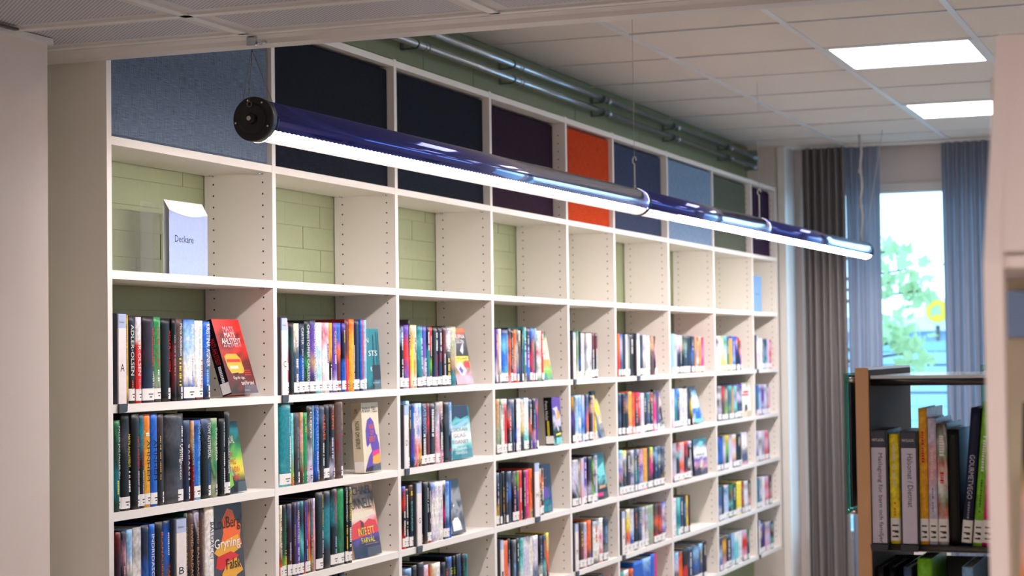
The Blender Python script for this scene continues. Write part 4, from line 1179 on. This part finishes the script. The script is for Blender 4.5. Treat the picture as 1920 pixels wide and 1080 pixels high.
# ---------------------------------------------------------------- outdoors beyond the window
struct('ground', MB().box(11.7,-60,-.8,140,90,-.7), mat('pale_paving',(150,160,165),.9,noise=.1,nscale=1))
def outp(px, py, X): return on(px, py, 0, X)
X1 = 16.0
e = empty('deck_fence', (X1, 0, -.7), 'pale blue slatted fence outside the far window', 'fence'); z = .1
for k in range(15):
    zt = .55+.115*k
    MB().box(0,.2,zt,.03,5.2,zt+.095).build('slat', mat('pale_fence_paint',(165,200,220),.6), e)
for y in (.3, 2.7, 5.1): MB().box(.03,y,0,.11,y+.08,2.15).build('post', mat('pale_fence_paint',(165,200,220),.6), e)
X2 = 45.; a = outp(1640,626,X2); b = outp(1790,598,X2)
e = empty('low_building', (X2, 0, -.7), 'low pale building across the street seen through the far window', 'building')
MB().box(0,b.y-12,0,8,a.y+14,a.z+.75).build('wall', mat('pale_blue_facade',(150,175,205),.7), e)
MB().box(-.3,b.y-12,a.z+.75,8.2,a.y+14,a.z+1.1).build('roof_edge', mat('white_fascia',(220,225,230),.6), e)
for k in range(6): MB().box(-.03,b.y-6+3*k,a.z-1.6,0,b.y-4+3*k,a.z-.3).build('window', mat('dark_shop_glass',(60,80,110),.2), e)
c = outp(1757, 583, 40.)
e = empty('round_sign', (c.x, c.y, c.z), 'round yellow sign on a pole beyond the window', 'sign')
MB().tube([(0,0,0),(.12,0,0)], .24, 28).build('sign_disc', mat('yellow_sign',(236,196,40),.5), e); MB().tube([(.03,0,0),(.09,0,0)], .3, 28).build('sign_rim', mat('white_fascia',(220,225,230),.6), e)
MB().tube([(.06,0,-.3),(.06,0,-c.z-.7)], .05, 10).build('pole', DARKST, e)
# parked van
c = outp(1745, 640, 32.)
e = empty('parked_van', (32., c.y, -.7), 'pale van parked across the street behind the window', 'van')
zz = c.z+.7
MB().prism([(-2.6,.35),(2.6,.35),(2.6,zz*.62),(2.2,zz*.66),(1.6,zz),(-2.5,zz),(-2.6,zz*.9)][::-1], 0, 0, 1.9).build('body', mat('teal_van_paint',(120,170,180),.3,coat=1), e)
MB().prism([(-2.3,zz*.62),(1.7,zz*.62),(1.35,zz*.93),(-2.3,zz*.93)][::-1], 0, -.02, .01).build('side_window', mat('dark_shop_glass',(60,80,110),.2), e)
for y in (-1.7, 1.6): MB().tube([(-.02,y,.32),(.2,y,.32)], .32, 20).build('wheel', BLACKP, e)
# leafy branch close outside
LEAF = cloth('green_leaf',(186,208,160))
br = empty('tree', (14.4, 3.3, -.7), 'leafy green tree branch just outside the far window', 'tree')
tk = MB().tube([(0,.6,0),(0,.55,2.2),(.05,.3,3.6)], [.09,.07,.04], 10)
for (px, py) in ((1700,505),(1722,545),(1695,640),(1715,660),(1668,530),(1672,470)):
    q = outp(px, py, 14.4)-Vector((14.4,3.3,-.7)); tk.tube([(0,.5,1.9),(0,(q.y+.5)/2,q.z-.1),tuple(q)], [.03,.02,.006], 6)
tk.build('branches', mat('bark',(88,72,60),.9), br)
rl = random.Random(5)
lf = MB(); k = [(0,0,0),(.035,.02,.004),(.06,.05,.0),(.03,.06,.004),(.0,.1,-.004),(-.03,.06,.004),(-.06,.05,0),(-.035,.02,.004)]
lf.poly(k); leafm = lf.mesh('leaf', LEAF)
for (px, py, n, s) in ((1700,505,34,.17),(1725,545,22,.12),(1690,590,8,.1),(1690,640,34,.17),(1718,672,26,.14),(1665,540,14,.12),(1668,465,12,.1),(1660,620,14,.1)):
    q = outp(px, py, 14.4)-Vector((14.4,3.3,-.7))
    for i in range(n):
        link('leaf', leafm, br, (q.x+rl.gauss(0,.12), q.y+rl.gauss(0,s*.55), q.z+rl.gauss(0,s*.5)), rot=(rl.uniform(0,6),rl.uniform(0,6),rl.uniform(0,6)))
# ---------------------------------------------------------------- birch double-sided bookcase at the right
XB = 3.45
def pb(px, py, X=XB): return on(px, py, 0, X)
tl = pb(1603,690); tr = pb(1627.5,690); y_l, y_r = tl.y, tr.y; zt = tl.z
zr1 = pb(1700,717).z; zs = pb(1700,1022).z; dep = .47; yend = -.25
e = empty('birch_bookcase', (XB, y_l, 0), 'birch bookcase with steel rails and glass top holding cookery books', 'bookcase')
def bb(mb, name, mt, **k): mb.v = [(p[0]-XB, p[1]-y_l, p[2]) for p in mb.v]; return mb.build(name, mt, e, **k)
bb(MB().box(XB, y_r, 0, XB+dep, y_l, zt), 'end_panel', WOOD)
bb(MB().box(XB+.004, y_r-.0012, .0, XB+dep-.004, y_r-.0002, zt-.004), 'inner_face_dark', WOOD_IN)  # thin sheet, darker than the end panel it covers
bb(MB().box(XB, yend-(y_l-y_r), 0, XB+dep, yend, zt), 'end_panel', WOOD)
bb(MB().tube([(XB+.02, y_r, zr1),(XB+.02, yend, zr1)], .0062, 12).tube([(XB+dep-.02, y_r, zr1),(XB+dep-.02, yend, zr1)], .0062, 12), 'steel_rail', DARKST)
bb(MB().box(XB+.01, yend, zr1+.007, XB+dep-.01, y_r-.002, zr1+.0125), 'glass_top', mat('frosted_glass',(205,215,225),.2,coat=.5))
for zq in (zs, zs-.36):
    bb(MB().box(XB+.005, yend, zq-.012, XB+dep-.005, y_r-.002, zq-.003), 'shelf_plate', DARKST)
    bb(MB().tube([(XB+.008, y_r, zq-.006),(XB+.008, yend, zq-.006)], .0058, 12), 'steel_rail', DARKST)
bb(MB().box(XB+dep/2-.004, yend, 0, XB+dep/2+.004, y_r-.003, pb(1700,1040,XB+dep/2).z), 'centre_panel', mat('dark_panel',(40,40,44),.5))
# glass sign plate standing off the end panel
g0 = pb(1583.5,700); g1 = pb(1586.5,965)
bb(MB().box(XB+.0, g1.y, g1.z, XB+.40, g0.y, g0.z), 'glass_plate', GLASSG)
bb(MB().box(XB+.02, g1.y-.009, g1.z+.012, XB+.39, g1.y-.004, g0.z-.003), 'dark_backing', BLACKP)
for zz in (pb(1590,713).z, pb(1590,960).z): bb(MB().tube([(XB+.012, y_l, zz),(XB+.012, g0.y-.0002, zz)], .005, 12), 'stand_off', CHROME)
# books on it, spines to the camera (facing -X)
def rbook(px0, px1, ytop, cols, texts, label, lean=0, D=.2, sw=True, name='book', ybot=1018):
    a = pb(px0, ybot); b = pb(px1, ybot); t = pb(px0, ytop); w = a.y-b.y-.0008; h = t.z-a.z
    rnd = random.Random(int(px0)); m = MB(); ee, th = cover_geo(m, w, h, D, cols, rnd)
    o = m.build(name, PRINT, None, (XB+.012, a.y, zs+.0005), label=label, cat='book', group='cookery books on the birch bookcase')
    o.rotation_euler = (0, 0, -math.pi/2)
    if lean: o.rotation_euler = (Matrix.Rotation(math.radians(lean), 4, 'X') @ Matrix.Rotation(-math.pi/2, 4, 'Z')).to_euler()
    MB().box(th, ee+th+.0005, .003, w-th, D-.004, h-.0035).build('page_block', PAGE, o)
    if sw:
        s = MB(); sticker(s, w, ee, .006, .046); s.build('shelf_mark', INK, o)
        s = MB()
        for k in range(3): s.poly([(w*.2,-.0011,.012+.010*k),(w*.8,-.0011,.012+.010*k),(w*.8,-.0011,.0145+.010*k),(w*.2,-.0011,.0145+.010*k)],0,LINK['k'])
        s.build('mark_lettering', INK, o)
    if texts: s = MB(); lettering(s, texts, w, h); s.build('spine_lettering', INK, o)
    return o
def binder(px0, px1, text, t1, label):
    a = pb(px0, 1018); b = pb(px1, 1018); t = pb(px0, 805); w = a.y-b.y-.001; h = t.z-a.z
    o = empty('shelf_marker', (XB+.006, a.y, zs), label, 'shelf marker', 'white worded shelf markers'); o.rotation_euler = (0,0,-math.pi/2)
    MB().box(0,.004,.0005,w,.15,h).build('casing', mat('navy_casing',(30,34,48),.45), o)
    MB().box(.0035,.0005,.002,w-.0035,.004,h*.85,0,lin((205,200,220))).box(.0035,.0005,h*.86,w-.0035,.004,h-.003,0,lin((70,72,88))).build('paper_insert', PRINTP, o)
    MB().prism([(0,.0),(w,.0),(w*.96,-.012),(w*.05,-.012)], 1, -.0072, .003).build('hook', mat('navy_casing',(30,34,48),.45), o)
    s = MB(); put_text(s, text, (w*.42,.0002,h*.8), (0,0,-1), (1,0,0), h*t1, w*.3, LINK['K']); put_text(s, 'MATLAGN.', (w*.16,.0002,h*.905),(1,0,0),(0,0,1),w*.66,.005,LINK['W']); s.build('lettering', INK, o)
binder(1632, 1667, 'Matlagning för barn och familjer', .79, 'white marker worded Matlagning för barn och familjer, left end of birch bookcase')
rbook(1668, 1688, 812, 'YYYYYYYY', ['~;w;.1;.5;.3','~;O;.62;.76;.2'], 'yellow cookery book between the two worded markers')
binder(1688.5, 1724, 'Hälsomat / Dietmat', .47, 'white marker worded Hälsomat / Dietmat, between yellow and amber books')
rbook(1724, 1741, 762, 'oooooooo', ['~;R;.17;.42;.34'], 'tall amber cookery book right of the Hälsomat marker')
rbook(1741, 1758, 781, 'ccppcccc', ['~;w;.25;.5;.3','~;A;.55;.75;.12'], 'pale pink cookery book right of the amber one')
rbook(1758, 1778, 790, 'UGWVRWWVRWWG', ['~;W;.1;.3;.5','~;R;.4;.52;.4'], 'busy patterned cookery book with red chillies on its spine')
rbook(1779, 1801, 800, 'KKKKKKKK', [], 'black filler added for the dark gap beside the chilli book', sw=False)  # filler added where the row has a dark gap
rbook(1800, 1820, 758, 'NNNNNNNN', ['GOURMETVEGO;c;.34;.66;.5','~;G;.68;.84;.2'], 'dark navy cookery book leaning left with pale lettering', lean=5.2)
rbook(1822, 1840, 745, 'LLLLLLLL', ['~;W;.24;.5;.34','~;v;.54;.78;.16'], 'lime green cookery book leaning left against the navy one', lean=5.2)
rbook(1838, 1868, 790, 'MMMMMMMM', ['~;k;.06;.16;.7'], 'crimson cookery book mostly hidden behind the white cabinet post', lean=4)
# books standing on the lower shelf of the birch bookcase, seen from above
for k, (px, w, cols, lb) in enumerate(((1640,.012,'kkk','dark thin book on the lower birch shelf, leftmost'),(1662,.012,'KKK','black thin book on the lower birch shelf, second'),(1690,.014,'SSS','slate book on the lower birch shelf beside the green one'),(1716,.026,'LLL','lime green book on the lower birch shelf'),(1800,.02,'bbb','light blue book on the lower birch shelf by the post'))):
    a = pb(px, 1050); h = (pb(px, 1066 if k != 3 else 1050).z-(zs-.36))+.0
    m = MB(); cover_geo(m, w, h, .19, cols, random.Random(k)); o = m.build('book', PRINT, None, (XB+.02, a.y, zs-.36+.0005), label=lb, cat='book', group='books on the lower birch shelf'); o.rotation_euler = (0,0,-math.pi/2)
    MB().box(.002,.006,.003,w-.002,.186,h-.0035).build('page_block', PAGE, o)
# farther rail end of the next birch unit
xq = 5.2; q0 = on(1838,684,0,xq); q1 = on(1842,745,0,xq)
e2 = empty('birch_bookcase', (xq, q0.y, 0), 'second birch bookcase behind the first, only its corner in view', 'bookcase')
MB().box(.0,-.07,0,.4,-.045,q0.z-.005).build('end_panel', WOOD, e2); MB().box(0,-.006,q1.z-.3,.36,.0,q0.z).build('glass_plate', GLASSG, e2)
MB().tube([(.01,-.045,q0.z-.018),(.01,-.006,q0.z-.018)], .005, 10).build('stand_off', CHROME, e2); MB().tube([(.02,-.07,q0.z-.018),(.02,-1.2,q0.z-.018)], .006, 10).build('steel_rail', DARKST, e2)
# ---------------------------------------------------------------- white cabinet close by at the right edge
XN = 1.9
def pn(px, py, X=XN): return on(px, py, 0, X)
A0 = pn(1843.5, 495); A1 = pn(1879.5, 482); zb = A0.z; tw_ = A0.y-A1.y
def xs_(dx): return XN+dx
TD = .155; topz = pn(1870, 65, XN+TD).z; ztop2 = topz; zu = pn(1900, 460).z
e = empty('white_display_unit', (XN, A0.y, 0), 'white display unit with sloped header at the right edge of the picture', 'display unit')
def wb(mb, name, mt): mb.v = [(p[0]-XN, p[1]-A0.y, p[2]) for p in mb.v]; return mb.build(name, mt, e)
prof = [(XN,0),(XN+.03,0),(XN+.03,zb),(XN+TD+.02,topz),(XN+TD,topz),(XN,zb)]
m = MB(); n = len(prof)
for y in (A1.y, A0.y): m.v += [(p[0], y, p[1]) for p in prof]
m.face(list(range(n))[::-1]); m.face(list(range(n, 2*n)))
for i in range(n): j = (i+1) % n; m.face([i, j, n+j, n+i])
WH2 = mat('warm_white_lacquer', (216,202,200), .5)
wb(m, 'side_panel', WH2)
m = MB(); y1, y2 = A1.y-.9, A1.y
P = [(XN+.004, zb+.012), (XN+TD-.002, topz-.001), (XN+TD+.012, topz-.001), (XN+.018, zb+.008)]
m.v += [(p[0], y1, p[1]) for p in P]+[(p[0], y2, p[1]) for p in P]
m.face([0,1,2,3]); m.face([4,7,6,5])
for i in range(4): j = (i+1) % 4; m.face([i, i+4, j+4, j])
wb(m, 'sloped_header', WH2)
yb2 = pn(1872, 800, XN+.34).y; PL = [(XN+.012, y1), (XN+.34, y1), (XN+.34, yb2), (XN+.03, A1.y+.004), (XN+.012, A1.y)]
wb(MB().prism(PL, 2, zb-.004, zb+.008), 'header_shelf', WH2)
wb(MB().box(XN+.341, y1, 0, XN+.35, yb2, topz-.02), 'back_panel', mat('beige_back',(196,184,160),.6))
zsh = pn(1900, 1079).z-.12
wb(MB().prism(PL, 2, zsh-.02, zsh), 'shelf_board', WH2)
wb(MB().box(XN+.334, y1, pn(1900,632,XN+.334).z, XN+.3395, yb2-.001, pn(1900,545,XN+.334).z), 'blue_strip', mat('pale_blue_flat',(132,158,206),.5))  # plain pale blue strip across the back panel
a = pn(1901, 900, XN+.13)
m = MB(); hh = pn(1908,750,XN+.16).z-zsh; sB = 'KKDOVpuuOKoKVV'
w_ = .2
b = MB(); n = 14; C = bandcols(sB, n)
for k in range(n):
    for j in range(6):
        ya_, yb_ = -w_*j/6, -w_*(j+1)/6; r = lambda q, jj: C[max(0,min(n,q+random.Random(q*13+jj).choice((-2,-1,0,1,2))))]
        b.face([len(b.v)+p for p in range(4)],0,[r(k+1,j),r(k+1,j+1),r(k,j+1),r(k,j)]); b.v += [(0,ya_,hh*(1-(k+1)/n)),(0,yb_,hh*(1-(k+1)/n)),(0,yb_,hh*(1-k/n)),(0,ya_,hh*(1-k/n))]
b.box(.0002,-w_,0,.003,0,hh,0,LINK['D']); b.box(.003,-.004,0,.024,0,hh,0,LINK['D']); b.box(.022,-w_,0,.0245,0,hh,0,LINK['D'])
o = b.build('book', PRINTP, None, (XN+.13, a.y, zsh+.001), label='colourful book with dark plum edge leaning in the white display unit', cat='book'); o.rotation_euler = (0, math.radians(9), math.radians(-8))
MB().box(.004,-w_+.004,.003,.021,-.005,hh-.003).build('page_block', PAGE, o)
